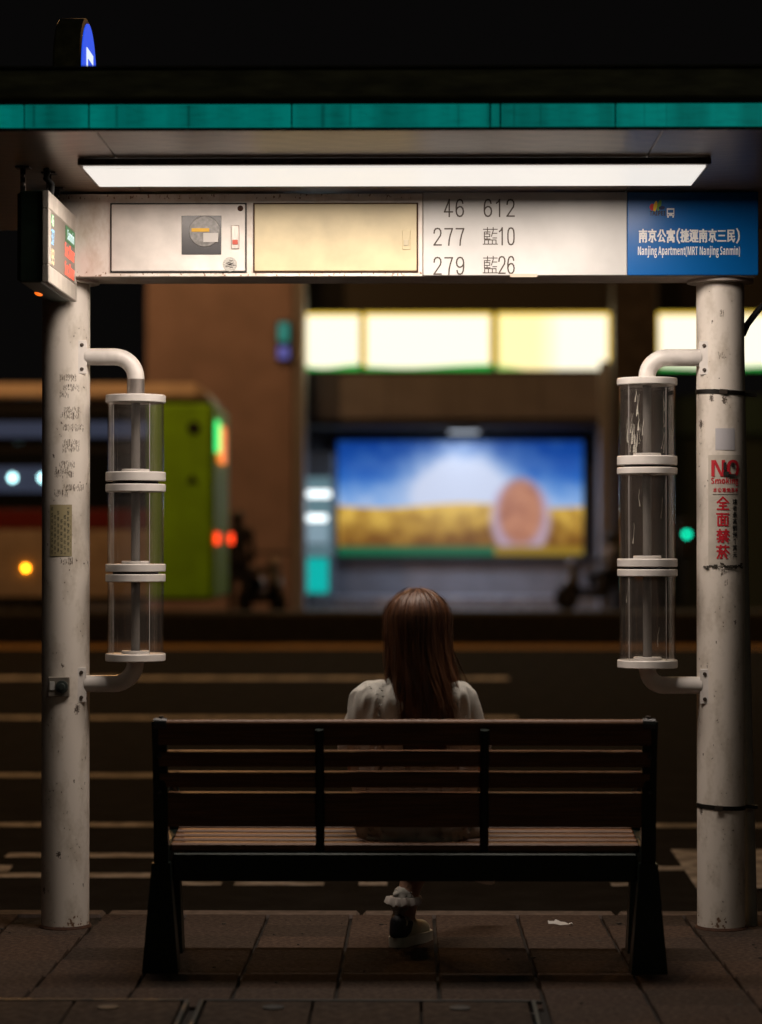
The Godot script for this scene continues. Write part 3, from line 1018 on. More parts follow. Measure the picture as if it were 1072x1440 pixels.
# painted steel with rust spots bleeding from its edges
func beam_image() -> Image:
	var w := 1400
	var h := 160
	var im := Image.create(w, h, false, Image.FORMAT_RGB8)
	var f := FastNoiseLite.new()
	f.seed = 41
	f.frequency = 0.06
	f.fractal_octaves = 4
	var n := FastNoiseLite.new()
	n.seed = 43
	n.frequency = 0.01
	for y in h:
		var e := minf(y, h - 1 - y)
		for x in w:
			var g := f.get_noise_2d(x, y)
			var c := Color(0.91, 0.88, 0.85).lerp(Color(0.66, 0.56, 0.46), clampf(0.08 + n.get_noise_2d(x, y) * 0.4 + g * 0.12, 0, 0.5))
			if e < 9 and g > 0.4:
				c = c.lerp(Color(0.4, 0.25, 0.16), 0.65)
			im.set_pixel(x, y, c)
	# flaked paint at the left end
	for s in [[0.077, 0.67, 9.0], [0.089, 0.86, 11.0], [0.083, 0.78, 5.0], [0.098, 0.95, 9.0]]:
		var cx: float = s[0] * w
		var cy: float = s[1] * h
		for x in range(int(cx - 16), int(cx + 16)):
			for y in range(int(cy - 18), int(cy + 18)):
				if Vector2(x - cx, y - cy).length() < s[2] * (0.75 + 1.1 * f.get_noise_2d(x * 2, y * 2)):
					tint(im, x, y, Color(0.2, 0.16, 0.13), 0.9)
	return im

func build_shelter() -> void:
	var t := thing("bus_shelter", "bus shelter with white posts, sign beam and teal lit roof edge", "bus shelter", Vector3(0, 0, 0))
	var b: B
	# posts
	var k := 0
	for x in [POLE_L, POLE_R]:
		b = B.new()
		b.lathe([Vector2(0, pave(POLE_D) - 0.03), Vector2(POLE_RAD, pave(POLE_D) - 0.03), Vector2(POLE_RAD, 2.408), Vector2(0, 2.408)], 40)
		var m := picture(pole_image(100 + k * 7, k == 0), 0.45)
		var p := part(t, "post", b, m, Vector3(x, 0, -POLE_D))
		b = B.new()
		b.lathe([Vector2(0, pave(POLE_D) + 0.001), Vector2(POLE_RAD + 0.009, pave(POLE_D) + 0.001), Vector2(POLE_RAD + 0.009, pave(POLE_D) + 0.006), Vector2(POLE_RAD + 0.004, pave(POLE_D) + 0.014), Vector2(0, pave(POLE_D) + 0.014)], 32)
		part(p, "base_plate", b, M.rust)
		b = B.new()
		b.lathe([Vector2(0, 2.388), Vector2(POLE_RAD + 0.035, 2.394), Vector2(POLE_RAD + 0.035, 2.404), Vector2(0, 2.404)], 32)
		part(p, "collar", b, M.paint)
		k += 1
	# beam
	var bx0 := -1.43
	var bx1 := 1.278
	b = B.new()
	b.box(Vector3((bx0 + bx1) / 2, 2.561, -9.06), Vector3(bx1 - bx0, 0.31, 0.24), 0.006)
	var beam := part(t, "beam", b, M.paint)
	b = B.new()
	b.box(Vector3((bx0 + 0.039) / 2, 2.561, -8.9365), Vector3(0.039 - bx0 - 0.004, 0.306, 0.005), 0.001)
	var fm := picture(beam_image(), 0.45)
	part(beam, "face_panel", b, fm)
	# two doors in the face
	var yellow := mat(Color(0.7, 0.6, 0.37), 0.4, 0, T.grime, Vector3(1.3, 1.3, 1.3))
	var white := mat(Color(0.84, 0.79, 0.74), 0.4, 0, T.grime, Vector3(2, 2, 2))
	var cy := 2.551
	for d in [[-1.115, -0.617, white], [-0.585, 0.018, yellow]]:
		var w: float = d[1] - d[0]
		b = B.new()
		b.box(Vector3((d[0] + d[1]) / 2, cy, -8.932), Vector3(w + 0.008, 0.258, 0.006))
		part(beam, "door_gap", b, M.black if d[2] == white else M.rust)
		b = B.new()
		b.box(Vector3((d[0] + d[1]) / 2, cy, -8.929), Vector3(w - 0.003, 0.248, 0.008), 0.002)
		var door := part(beam, "door", b, d[2])
		b = B.new()
		if d[2] == white:
			# meter behind a square pane
			b.box(Vector3(-0.78, 2.56, -8.924), Vector3(0.147, 0.144, 0.004), 0.001)
			part(door, "meter_window", b, mat(Color(0.05, 0.05, 0.055), 0.25))
			b = B.new()
			b.lathe([Vector2(0, 0), Vector2(0.058, 0), Vector2(0.056, 0.004), Vector2(0, 0.005)], 28, Transform3D(Basis(Vector3.RIGHT, PI / 2), Vector3(-0.768, 2.573, -8.922)))
			part(door, "meter_dial", b, mat(Color(0.3, 0.29, 0.28), 0.3, 0, T.stain, Vector3(6, 6, 6)))
			b = B.new()
			b.box(Vector3(-0.783, 2.578, -8.9155), Vector3(0.066, 0.013, 0.002))
			part(door, "yellow_label", b, mat(Color(0.75, 0.42, 0.02), 0.5))
			b = B.new()
			b.box(Vector3(-0.745, 2.55, -8.9155), Vector3(0.055, 0.034, 0.002))
			part(door, "meter_plate", b, mat(Color(0.5, 0.48, 0.46), 0.5))
			b = B.new()
			b.box(Vector3(-0.655, 2.552, -8.922), Vector3(0.03, 0.088, 0.006), 0.002)
			var latch := part(door, "latch", b, M.steel)
			b = B.new()
			b.box(Vector3(-0.655, 2.533, -8.918), Vector3(0.02, 0.018, 0.006), 0.002)
			part(latch, "red_tab", b, mat(Color(0.55, 0.08, 0.05), 0.5))
			b = B.new()
			b.lathe([Vector2(0, 0), Vector2(0.011, 0), Vector2(0.009, 0.005), Vector2(0, 0.007)], 14, Transform3D(Basis(Vector3.RIGHT, PI / 2), Vector3(-0.636, 2.659, -8.925)))
			part(door, "screw", b, M.rust)
			b = B.new()
			b.lathe([Vector2(0, 0), Vector2(0.027, 0), Vector2(0.0265, 0.0015), Vector2(0, 0.0015)], 20, Transform3D(Basis(Vector3.RIGHT, PI / 2), Vector3(-0.6745, 2.4515, -8.9245)))
			var st := part(door, "round_sticker", b, mat(Color(0.7, 0.68, 0.62), 0.5, 0, T.stain, Vector3(30, 30, 30)))
			b = B.new()
			for i in 14:
				var an := i * 2.4
				b.box(Vector3(-0.6745 + cos(an) * 0.0012 * i, 2.4515 + sin(an) * 0.0012 * i, -8.9225 + i * 0.0001), Vector3(rng.randf_range(0.004, 0.014), 0.0025, 0.0004), 0.0, Transform3D())
			part(st, "print", b, M.print_black)
		else:
			b.box(Vector3(-0.022, 2.541, -8.924), Vector3(0.03, 0.072, 0.004), 0.0015)
			var latch := part(door, "latch", b, yellow)
			b = B.new()
			b.box(Vector3(-0.022, 2.53, -8.921), Vector3(0.018, 0.022, 0.004), 0.001)
			part(latch, "latch_tab", b, mat(Color(0.5, 0.44, 0.3), 0.4))
	# roof
	var soffit := mat(Color(0.42, 0.295, 0.2), 0.3, 0.2, T.stain, Vector3(0.9, 0.9, 9.0), T.grain, 0.02)
	var olive := mat(Color(0.42, 0.42, 0.23), 0.55, 0, T.stain, Vector3(0.7, 3, 1), T.grain, 0.05)
	var x0 := -2.9
	var x1 := 3.1
	var split := [-2.9, -1.0, 0.79, 3.1]
	for i in 3:
		b = B.new()
		b.box(Vector3((split[i] + split[i + 1]) / 2, 2.733, -8.83), Vector3(split[i + 1] - split[i] - 0.003, 0.02, 2.44), 0.002)
		part(t, "soffit_sheet", b, soffit)
	b = B.new()
	b.box(Vector3(0.1, 2.825, -8.84), Vector3(x1 - x0 - 0.02, 0.155, 2.36), 0.01)
	part(t, "roof_core", b, M.dark)
	b = B.new()
	b.box(Vector3(0.1, 2.7262, -7.6), Vector3(x1 - x0, 0.0085, 0.02), 0.002)
	part(t, "bottom_trim", b, M.black)
	b = B.new()
	b.box(Vector3(0.1, 2.8136, -7.62), Vector3(x1 - x0, 0.0165, 0.05), 0.003)
	part(t, "upper_trim", b, M.black)
	b = B.new()
	b.box(Vector3(0.1, 2.8705, -7.63), Vector3(x1 - x0, 0.096, 0.07), 0.008)
	var fas := part(t, "fascia", b, olive)
	b = B.new()
	b.box(Vector3(0.1, 2.9215, -7.62), Vector3(x1 - x0, 0.005, 0.09), 0.002)
	part(fas, "top_flashing", b, mat(Color(0.16, 0.15, 0.11), 0.5, 0, T.stain, Vector3(2, 2, 2)))
	# lit teal strip, in panes with dark joints
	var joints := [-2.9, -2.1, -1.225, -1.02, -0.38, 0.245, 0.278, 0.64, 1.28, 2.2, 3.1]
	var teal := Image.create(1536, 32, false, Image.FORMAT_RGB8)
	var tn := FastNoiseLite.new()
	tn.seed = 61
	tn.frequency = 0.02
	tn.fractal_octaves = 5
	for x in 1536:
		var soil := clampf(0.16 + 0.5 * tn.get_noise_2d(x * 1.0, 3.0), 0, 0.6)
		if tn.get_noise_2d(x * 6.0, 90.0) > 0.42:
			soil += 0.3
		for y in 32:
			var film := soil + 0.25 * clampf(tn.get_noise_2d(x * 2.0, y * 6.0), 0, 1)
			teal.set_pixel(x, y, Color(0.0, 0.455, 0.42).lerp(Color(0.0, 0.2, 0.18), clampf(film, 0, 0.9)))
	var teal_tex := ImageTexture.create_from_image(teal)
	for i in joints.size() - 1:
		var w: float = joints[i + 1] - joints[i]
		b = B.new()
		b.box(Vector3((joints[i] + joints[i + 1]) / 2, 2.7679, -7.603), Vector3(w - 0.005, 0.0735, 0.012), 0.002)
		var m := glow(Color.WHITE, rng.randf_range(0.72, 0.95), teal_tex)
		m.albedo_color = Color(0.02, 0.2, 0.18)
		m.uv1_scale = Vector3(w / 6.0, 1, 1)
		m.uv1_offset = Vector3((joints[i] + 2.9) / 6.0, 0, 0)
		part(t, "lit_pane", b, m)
	b = B.new()
	b.box(Vector3(0.1, 2.768, -7.62), Vector3(x1 - x0, 0.075, 0.012))
	part(t, "pane_backing", b, M.black)

func build_shelter_light() -> void:
	var t := thing("ceiling_light", "long white fluorescent light box under the shelter roof", "light", Vector3(-0.062, 2.722, -8.375))
	var w := 2.12
	var b := B.new()
	for s in [-1.0, 1.0]:
		b.box(Vector3(0, -0.0115, s * 0.222), Vector3(w + 0.02, 0.023, 0.016), 0.002)
		b.box(Vector3(s * (w / 2 + 0.002), -0.0115, 0), Vector3(0.016, 0.023, 0.43), 0.002)
	part(t, "frame", b, mat(Color(0.3, 0.25, 0.2), 0.5, 0.0, T.stain, Vector3(4, 4, 4)))
	b = B.new()
	b.box(Vector3(0, -0.0275, 0), Vector3(w - 0.014, 0.008, 0.426), 0.001)
	var dust_and_dim_ends := Image.create(512, 96, false, Image.FORMAT_RGB8)  # brown dust toward the edges, with the dimmer ends of the glow painted in
	var dn := FastNoiseLite.new()
	dn.seed = 77
	dn.frequency = 0.035
	dn.fractal_octaves = 4
	for y in 96:
		for x in 512:
			var c := Color(1.0, 0.975, 0.94)
			var e := minf(x, 511 - x) / 40.0 + minf(y, 95 - y) / 60.0
			var g := dn.get_noise_2d(x, y * 2.0)
			if g > 0.1 + e:
				c = c.lerp(Color(0.62, 0.47, 0.34), clampf((g - 0.1 - e) * 3.0, 0, 0.8))
			dust_and_dim_ends.set_pixel(x, y, c)
	part(t, "diffuser", b, glow(Color.WHITE, 0.85, ImageTexture.create_from_image(dust_and_dim_ends)))
	for x in [-0.5, 0.1, 0.62]:
		b = B.new()
		b.lathe([Vector2(0, 0), Vector2(0.007, 0), Vector2(0.006, 0.004), Vector2(0, 0.005)], 10, Transform3D(Basis(Vector3.RIGHT, PI / 2), Vector3(x, -0.012, 0.23)))
		part(t, "screw", b, M.bolt)
	area(t, Vector3(0, -0.0335, 0), Vector3(-90, 0, 0), Vector2(1.95, 0.4), 3.85, Color(1.0, 0.93, 0.87))

func build_signs() -> void:
	var b: B
	# route board
	var t := thing("route_sign", "white route board lettered 46 612 277 279 on the shelter beam", "sign", Vector3(0.417, 2.5635, -8.933))
	b = B.new()
	b.box(Vector3(0, 0, 0), Vector3(0.752, 0.308, 0.012), 0.002)
	part(t, "board", b, mat(Color(0.66, 0.66, 0.65), 0.45, 0, T.grime, Vector3(0.7, 0.7, 0.7)))
	var px := func(x: float) -> float: return (x - 580.0) / 381.0 - 0.417
	var py := func(y: float) -> float: return 1.43 - (y - 760.0) / 381.0 - 2.5635
	var dw := 13.2 / 381.0
	var dh := 24.5 / 381.0
	var pen := 0.0052
	for l in [[624.5, 279.5, "46"], [609.0, 320.0, "277"], [609.0, 361.0, "279"], [680.0, 279.5, "612"]]:
		b = B.new()
		write(b, l[2], px.call(l[0]), py.call(l[1]), dw, dh, 15.9 / 381.0, pen, 0.0065)
		part(t, "route_number", b, M.print_grey)
	for l in [[680.0, 319.5, "藍", "10"], [680.0, 360.0, "藍", "26"]]:
		b = B.new()
		write(b, l[2], px.call(l[0]), py.call(l[1]), 20.0 / 381.0, 23.5 / 381.0, 0.06, 0.0034, 0.0065)
		write(b, l[3], px.call(l[0] + 20.5), py.call(l[1]), 11.5 / 381.0, dh, 12.8 / 381.0, pen, 0.0065)
		part(t, "route_number", b, M.print_grey)
	b = B.new()
	b.box(Vector3(px.call(737.0), py.call(387.0), 0.0068), Vector3(0.1, 0.012, 0.001))
	part(t, "tape", b, mat(Color(0.6, 0.47, 0.38), 0.6))
	# stop name
	var n := thing("stop_name_sign", "blue stop name board with white Chinese and English lettering", "sign", Vector3(1.0365, 2.5635, -8.933))
	b = B.new()
	b.box(Vector3(0, 0, 0), Vector3(0.483, 0.308, 0.012), 0.002)
	part(n, "board", b, mat(Color(0.0, 0.115, 0.4), 0.3))
	var nx := func(x: float) -> float: return (x - 580.0) / 381.0 - 1.0365
	b = B.new()
	var narrow := {"(": 0.5, ")": 0.5}
	write(b, "南京公寓(捷運南京三民)", nx.call(899.0), py.call(322.5), 11.6 / 381.0, 18.0 / 381.0, 13.0 / 381.0, 0.0058, 0.0065, 0.0, narrow)
	part(n, "chinese_lettering", b, M.print_white)
	piece(n, "english_lettering", latin("Nanjing Apartment(MRT Nanjing Sanmin)", nx.call(897.5), py.call(362.5), 143.5 / 381.0, 17.0 / 381.0, 0.0068), M.print_white)
	# emblem: coloured petals, lettering and a small bus
	var em := Node3D.new()
	var petals := [[918.0, 291.0, 4.0, 5.0, 0.0, Color(0.6, 0.03, 0.04)], [922.0, 290.0, 2.5, 8.0, -0.2, Color(0.8, 0.5, 0.02)], [927.5, 288.5, 2.6, 8.0, -0.25, Color(0.15, 0.35, 0.04)], [931.0, 292.0, 4.5, 2.6, 0.1, Color(0.01, 0.02, 0.1)]]
	var mi := 0
	for p in petals:
		b = B.new()
		b.lathe([Vector2(0, 0), Vector2(1, 0), Vector2(1, 0.001), Vector2(0, 0.001)], 14, Transform3D(Basis(Vector3.BACK, p[4]) * Basis.from_scale(Vector3(p[2] / 381.0, p[3] / 381.0, 1)) * Basis(Vector3.RIGHT, PI / 2), Vector3(nx.call(p[0]), py.call(p[1]), 0.0065 + 0.0006 * mi)))
		part(n, "emblem_petal", b, mat(p[5], 0.5))
		mi += 1
	em.free()
	piece(n, "emblem_lettering", latin("TAIPEI", nx.call(914.0), py.call(303.0), 22.0 / 381.0, 6.5 / 381.0, 0.0095), mat(Color(0.02, 0.02, 0.03), 0.5))
	b = B.new()
	b.box(Vector3(nx.call(943.5), py.call(298.0), 0.007), Vector3(10.5 / 381.0, 11.0 / 381.0, 0.0016), 0.001)
	for s in [-1.0, 1.0]:
		b.box(Vector3(nx.call(943.5 + s * 3.6), py.call(304.5), 0.007), Vector3(2.2 / 381.0, 2.6 / 381.0, 0.0016))
	var ic := part(n, "bus_symbol", b, M.print_white)
	b = B.new()
	b.box(Vector3(nx.call(943.5), py.call(297.0), 0.0082), Vector3(7.6 / 381.0, 4.0 / 381.0, 0.0012))
	for s in [-1.0, 1.0]:
		b.box(Vector3(nx.call(943.5 + s * 3.3), py.call(301.8), 0.0082), Vector3(1.6 / 381.0, 1.4 / 381.0, 0.0012))
	part(ic, "windscreen", b, mat(Color(0.0, 0.115, 0.4), 0.4))

	# round lit sign on the roof
	var r := thing("bus_stop_sign", "round blue lit bus stop sign standing on the shelter roof", "sign", Vector3(-1.26, 3.157, -9.0))
	var side := Basis(Vector3.BACK, -PI / 2)
	b = B.new()
	b.lathe([Vector2(0, -0.053), Vector2(0.21, -0.053), Vector2(0.22, -0.045), Vector2(0.22, 0.045), Vector2(0.21, 0.05), Vector2(0, 0.05)], 48, Transform3D(side, Vector3.ZERO))
	part(r, "casing", b, mat(Color(0.34, 0.31, 0.15), 0.5, 0, T.stain, Vector3(3, 3, 3)))
	b = B.new()
	b.lathe([Vector2(0, 0.049), Vector2(0.2, 0.049), Vector2(0.2, 0.054), Vector2(0, 0.054)], 48, Transform3D(side, Vector3.ZERO))
	part(r, "lit_face", b, glow(Color(0.02, 0.1, 0.9), 0.9))
	b = B.new()
	b.box(Vector3(0.0555, 0.0, 0), Vector3(0.003, 0.2, 0.17), 0.001)
	for s in [-1.0, 1.0]:
		b.box(Vector3(0.0555, -0.115, s * 0.055), Vector3(0.003, 0.03, 0.03), 0.0005)
	var ib := part(r, "bus_symbol", b, glow(Color(0.8, 0.9, 1.0), 1.0))
	b = B.new()
	b.box(Vector3(0.0575, 0.02, 0), Vector3(0.002, 0.08, 0.13))
	part(ib, "windscreen", b, glow(Color(0.02, 0.1, 0.9), 0.9))
	b = B.new()
	b.sweep([Vector3(0, -0.2, 0), Vector3(0, -0.256, 0)], 0.03, 12)
	part(r, "stem", b, M.dark)

	# arrival display hung from the roof, its screen turned to the right
	var l := thing("arrival_display", "arrival time display box hung from the roof by the left post", "display", Vector3(-1.3, 2.4755, -8.625))
	b = B.new()
	b.box(Vector3(-0.012, 0, 0), Vector3(0.08, 0.316, 0.68), 0.006)
	part(l, "casing", b, mat(Color(0.016, 0.035, 0.022), 0.45, 0, T.grime, Vector3(3, 3, 3)))
	b = B.new()
	b.box(Vector3(-0.056, 0, 0), Vector3(0.008, 0.3, 0.66), 0.002)
	part(l, "back_lid", b, M.black)
	b = B.new()
	for s in [-1.0, 1.0]:
		b.box(Vector3(0.04, s * 0.127, 0), Vector3(0.024, 0.062, 0.69), 0.003)
		b.box(Vector3(0.04, 0, s * 0.321), Vector3(0.024, 0.192, 0.048), 0.003)
	part(l, "bezel", b, mat(Color(0.68, 0.62, 0.55), 0.5, 0, T.grime, Vector3(3, 3, 3)))
	b = B.new()
	b.box(Vector3(0.0475, 0, 0), Vector3(0.006, 0.19, 0.592))
	var scr := part(l, "screen", b, mat(Color(0.24, 0.21, 0.18), 0.35))  # grey-brown base colour stands in for a reflection of the lit beam
	var face := Transform3D(Basis(Vector3.UP, PI / 2), Vector3(0.0495, 0, 0))
	# lit blocks and lettering: near column of numbers, far column of times
	for e in [[0.29, 0.235, 0.05, 0.085, Color(0.3, 0.6, 0.25), 0.5, "block"], [-0.06, -0.29, 0.035, 0.092, Color(0.02, 0.3, 0.07), 0.5, "block"]]:
		b = B.new()
		b.box(Vector3(0.0507, (e[2] + e[3]) / 2 + 0.0, (e[0] + e[1]) / 2), Vector3(0.002, e[3] - e[2], absf(e[0] - e[1])))
		part(scr, "lit_block", b, glow(e[4], e[5]))
	var text := [["37", -0.285, -0.02, 0.06, 0.055, Color(0.35, 0.7, 1.0), 1.1], ["93", -0.285, -0.088, 0.06, 0.055, Color(1.0, 0.75, 0.4), 1.1], ["46", -0.285, 0.045, 0.05, 0.04, Color(0.7, 1.0, 0.6), 1.2], ["Sec.Door", 0.04, -0.022, 0.24, 0.05, Color(1.0, 0.1, 0.05), 1.4], ["Sec.Door", 0.04, -0.088, 0.24, 0.05, Color(1.0, 0.1, 0.05), 1.4], ["Sanmin", 0.1, 0.045, 0.17, 0.04, Color(0.7, 0.85, 0.85), 1.0]]
	for e in text:
		var o := piece(scr, "lettering", latin(e[0], e[1], e[2], e[3], e[4], 0.0025), glow(e[5], e[6] * 1.5))
		o.transform = face
	b = B.new()
	b.ball(Vector3(-0.045, -0.158, -0.05), Vector3(0.012, 0.006, 0.06))
	part(l, "orange_reflection", b, glow(Color(1.0, 0.16, 0.01), 1.2))  # glowing ball stands in for orange light reflected on the underside
	for h in [[-0.045, 0.3], [0.025, 0.17], [0.0, -0.2]]:
		b = B.new()
		b.box(Vector3(h[0], 0.199, h[1]), Vector3(0.018, 0.09, 0.006), 0.001)
		b.box(Vector3(h[0], 0.243, h[1]), Vector3(0.05, 0.006, 0.05), 0.001)
		var hg := part(l, "hanger", b, M.bolt)
		for y in [0.185, 0.215]:
			b = B.new()
			b.lathe([Vector2(0, 0), Vector2(0.008, 0), Vector2(0.006, 0.005), Vector2(0, 0.006)], 8, Transform3D(Basis(Vector3.RIGHT, PI / 2), Vector3(h[0], y, h[1] + 0.003)))
			part(hg, "bolt", b, M.steel)
	b = B.new()
	b.sweep([Vector3(0.03, 0.246, 0.27), Vector3(0.035, 0.23, 0.27), Vector3(0.03, 0.21, 0.275), Vector3(0.05, 0.19, 0.27), Vector3(0.045, 0.158, 0.26)], 0.011, 10)
	part(l, "cable", b, M.rubber)

# ---------------------------------------------------------------- acrylic tubes on the posts
func build_display_tubes() -> void:
	var Y := func(y: float) -> float: return 1.43 - (y - 760.0) / 374.9
	var clear := StandardMaterial3D.new()
	clear.albedo_color = Color(0.85, 0.82, 0.8, 0.02)
	clear.transparency = BaseMaterial3D.TRANSPARENCY_ALPHA
	clear.roughness = 0.02
	clear.cull_mode = BaseMaterial3D.CULL_DISABLED
	for side in 2:
		var x := -1.036 if side == 0 else 0.8776
		var sgn := -1.0 if side == 0 else 1.0
		var caps := [[556.0, 567.0, 664.0, 677.0], [681.0, 692.0, 793.0, 804.0], [807.0, 818.0, 918.5, 929.0]] if side == 0 else [[533.0, 543.0, 642.0, 655.0], [658.0, 667.5, 785.5, 797.0], [800.0, 810.0, 927.0, 938.0]]
		var t := thing("acrylic_display_tube", "triple clear acrylic tube on a bent pipe, fixed to the left post" if side == 0 else "triple clear acrylic tube with white splashes, fixed to the right post", "display tube", Vector3(x, 0, -POLE_D + 0.03), "acrylic tubes on the shelter posts")
		var b: B
		var i := 0
		for c in caps:
			var y0: float = Y.call(c[3])
			var y1: float = Y.call(c[2])
			var y2: float = Y.call(c[1])
			var y3: float = Y.call(c[0])
			for e in [[y0, y1], [y2, y3]]:
				b = B.new()
				b.lathe([Vector2(0, e[0]), Vector2(0.110, e[0]), Vector2(0.1125, e[0] + 0.003), Vector2(0.1125, e[1] - 0.003), Vector2(0.110, e[1]), Vector2(0, e[1])], 44)
				part(t, "end_cap", b, M.white_paint)
			b = B.new()
			b.lathe([Vector2(0.031, y1 - 0.001), Vector2(0.052, y1 - 0.001), Vector2(0.052, y1 + 0.009), Vector2(0.05, y1 + 0.011), Vector2(0.03, y1 + 0.011)], 30)
			part(t, "collar", b, M.white_paint)
			b = B.new()
			b.lathe([Vector2(0.1055, y1 + 0.0005), Vector2(0.1055, y2 - 0.0005)], 48)
			b.lathe([Vector2(0.1015, y2 - 0.0005), Vector2(0.1015, y1 + 0.0005)], 48)
			var g := part(t, "acrylic_tube", b, clear)
			b = B.new()
			b.lathe([Vector2(0.017, y1), Vector2(0.017, y2)], 24)
			part(t, "inner_pipe", b, mat(Color(0.2, 0.185, 0.17), 0.22, 0, T.fine, Vector3(9, 0.6, 9)))
			for an in [-0.78, 0.62]:  # pale strips: the acrylic joint, plus vertical reflections put in as colour
				b = B.new()
				b.box(Vector3(0, (y1 + y2) / 2, 0.1063), Vector3(0.0022, y2 - y1 - 0.002, 0.001), 0.0, Transform3D(Basis(Vector3.UP, an), Vector3.ZERO))
				part(g, "seam_and_reflection", b, mat(Color(0.45, 0.43, 0.42), 0.2))
			# dried splashes on the inside
			if side == 1:
				b = B.new()
				b.flat()
				var lay := 0
				for s in range(26 if i == 0 else 3):
					# a thin run of dried liquid, widening downwards, with drops beside it
					var a := (-0.62 if s % 3 < 2 else 0.5) + rng.randfn(0, 0.16)
					var yy := lerpf(y1 + 0.004, y2 - 0.06, pow(rng.randf(), 1.3))
					var wd := rng.randf_range(0.0012, 0.0045) * (1.0 if s % 3 < 2 else 0.5)
					var lean := rng.randf_range(-0.02, 0.2)
					for q in 9:
						lay += 1
						var rr := 0.1005 - (lay % 40) * 0.00004
						var a2 := a + lean * 0.06 + rng.randfn(0, 0.012)
						var y5 := yy + rng.randf_range(0.004, 0.012)
						var w2 := maxf(wd * rng.randf_range(0.55, 1.15), 0.0005)
						b.quad(Vector3(sin(a - wd / rr) * rr, yy, cos(a - wd / rr) * rr), Vector3(sin(a + wd / rr) * rr, yy + rng.randf_range(-0.002, 0.002), cos(a + wd / rr) * rr), Vector3(sin(a2 + w2 / rr) * rr, y5, cos(a2 + w2 / rr) * rr), Vector3(sin(a2 - w2 / rr) * rr, y5 + rng.randf_range(-0.002, 0.002), cos(a2 - w2 / rr) * rr), Vector3(sin(a), 0, cos(a)))
						a = a2
						wd = w2 * 0.93
						yy = y5
						if yy > y2 - 0.008:
							break
				var sp := part(g, "dried_splashes", b, mat(Color(0.5, 0.48, 0.42), 0.9))
				sp.set_meta("kind", "stuff")
			i += 1
		# dark gaskets between the tubes
		for k in 2:
			b = B.new()
			b.lathe([Vector2(0, Y.call(caps[k + 1][0]) - 0.001), Vector2(0.085, Y.call(caps[k + 1][0]) - 0.001), Vector2(0.085, Y.call(caps[k][3]) + 0.001), Vector2(0, Y.call(caps[k][3]) + 0.001)], 30)
			part(t, "gasket", b, M.black)
		# bent pipes to the post
		var pole_x := (POLE_L if side == 0 else POLE_R) - x
		var edge: float = pole_x - sgn * (POLE_RAD - 0.012)
		for e in [[caps[0][0], 502.0 if side == 0 else 504.0, 1.0], [caps[2][3], 961.0 if side == 0 else 962.5, -1.0]]:
			var yc: float = Y.call(e[0])
			var yp: float = Y.call(e[1])
			var bend := minf(absf(yp - yc) - 0.005, 0.085) if side == 1 or e[2] < 0 else 0.08
			var pts := []
			pts.append(Vector3(0, yc, 0))
			for q in 9:
				var a := PI / 2 * q / 8.0
				pts.append(Vector3(sgn * bend * (1 - cos(a)), yp - e[2] * bend * (1 - sin(a)), 0))
			pts.append(Vector3(edge, yp, 0))
			b = B.new()
			b.sweep(pts, 0.032, 20)
			var pipe := part(t, "bent_pipe", b, M.white_paint)
			if side == 0 and e[2] > 0:
				b = B.new()
				b.lathe([Vector2(0.033, yc), Vector2(0.033, yp - bend - 0.004)], 24)
				part(pipe, "steel_sleeve", b, M.steel)
			b = B.new()
			var ph := 0.126 if e[2] > 0 else 0.13
			var plate := Transform3D(Basis(Vector3.UP, -sgn * 0.5), Vector3(edge + sgn * 0.012, yp - 0.003, 0.03))
			b.box(Vector3(0, 0, 0), Vector3(0.042, ph, 0.008), 0.002, plate)
			var pl := part(pipe, "bracket_plate", b, M.white_paint)
			for s in [-1.0, 1.0]:
				b = B.new()
				b.lathe([Vector2(0, 0), Vector2(0.0075, 0), Vector2(0.0065, 0.005), Vector2(0, 0.006)], 8, plate * Transform3D(Basis(Vector3.RIGHT, PI / 2), Vector3(0.0, s * ph * 0.36, 0.004)))
				part(pl, "bolt", b, M.bolt)

func label_image() -> Image:
	var im := Image.create(96, 224, false, Image.FORMAT_RGB8)
	im.fill(Color(0.62, 0.58, 0.44))
	var r := RandomNumberGenerator.new()
	r.seed = 5
	for x in range(6, 92):
		var col := (x - 6) / 14
		if (x - 6) % 14 > 8:
			continue
		for y in range(8 + (col * 37) % 60, 216):
			if r.randf() < 0.42 and (y / 9) % 3 != col % 3:
				im.set_pixel(x, y, Color(0.14, 0.13, 0.12))
	return im

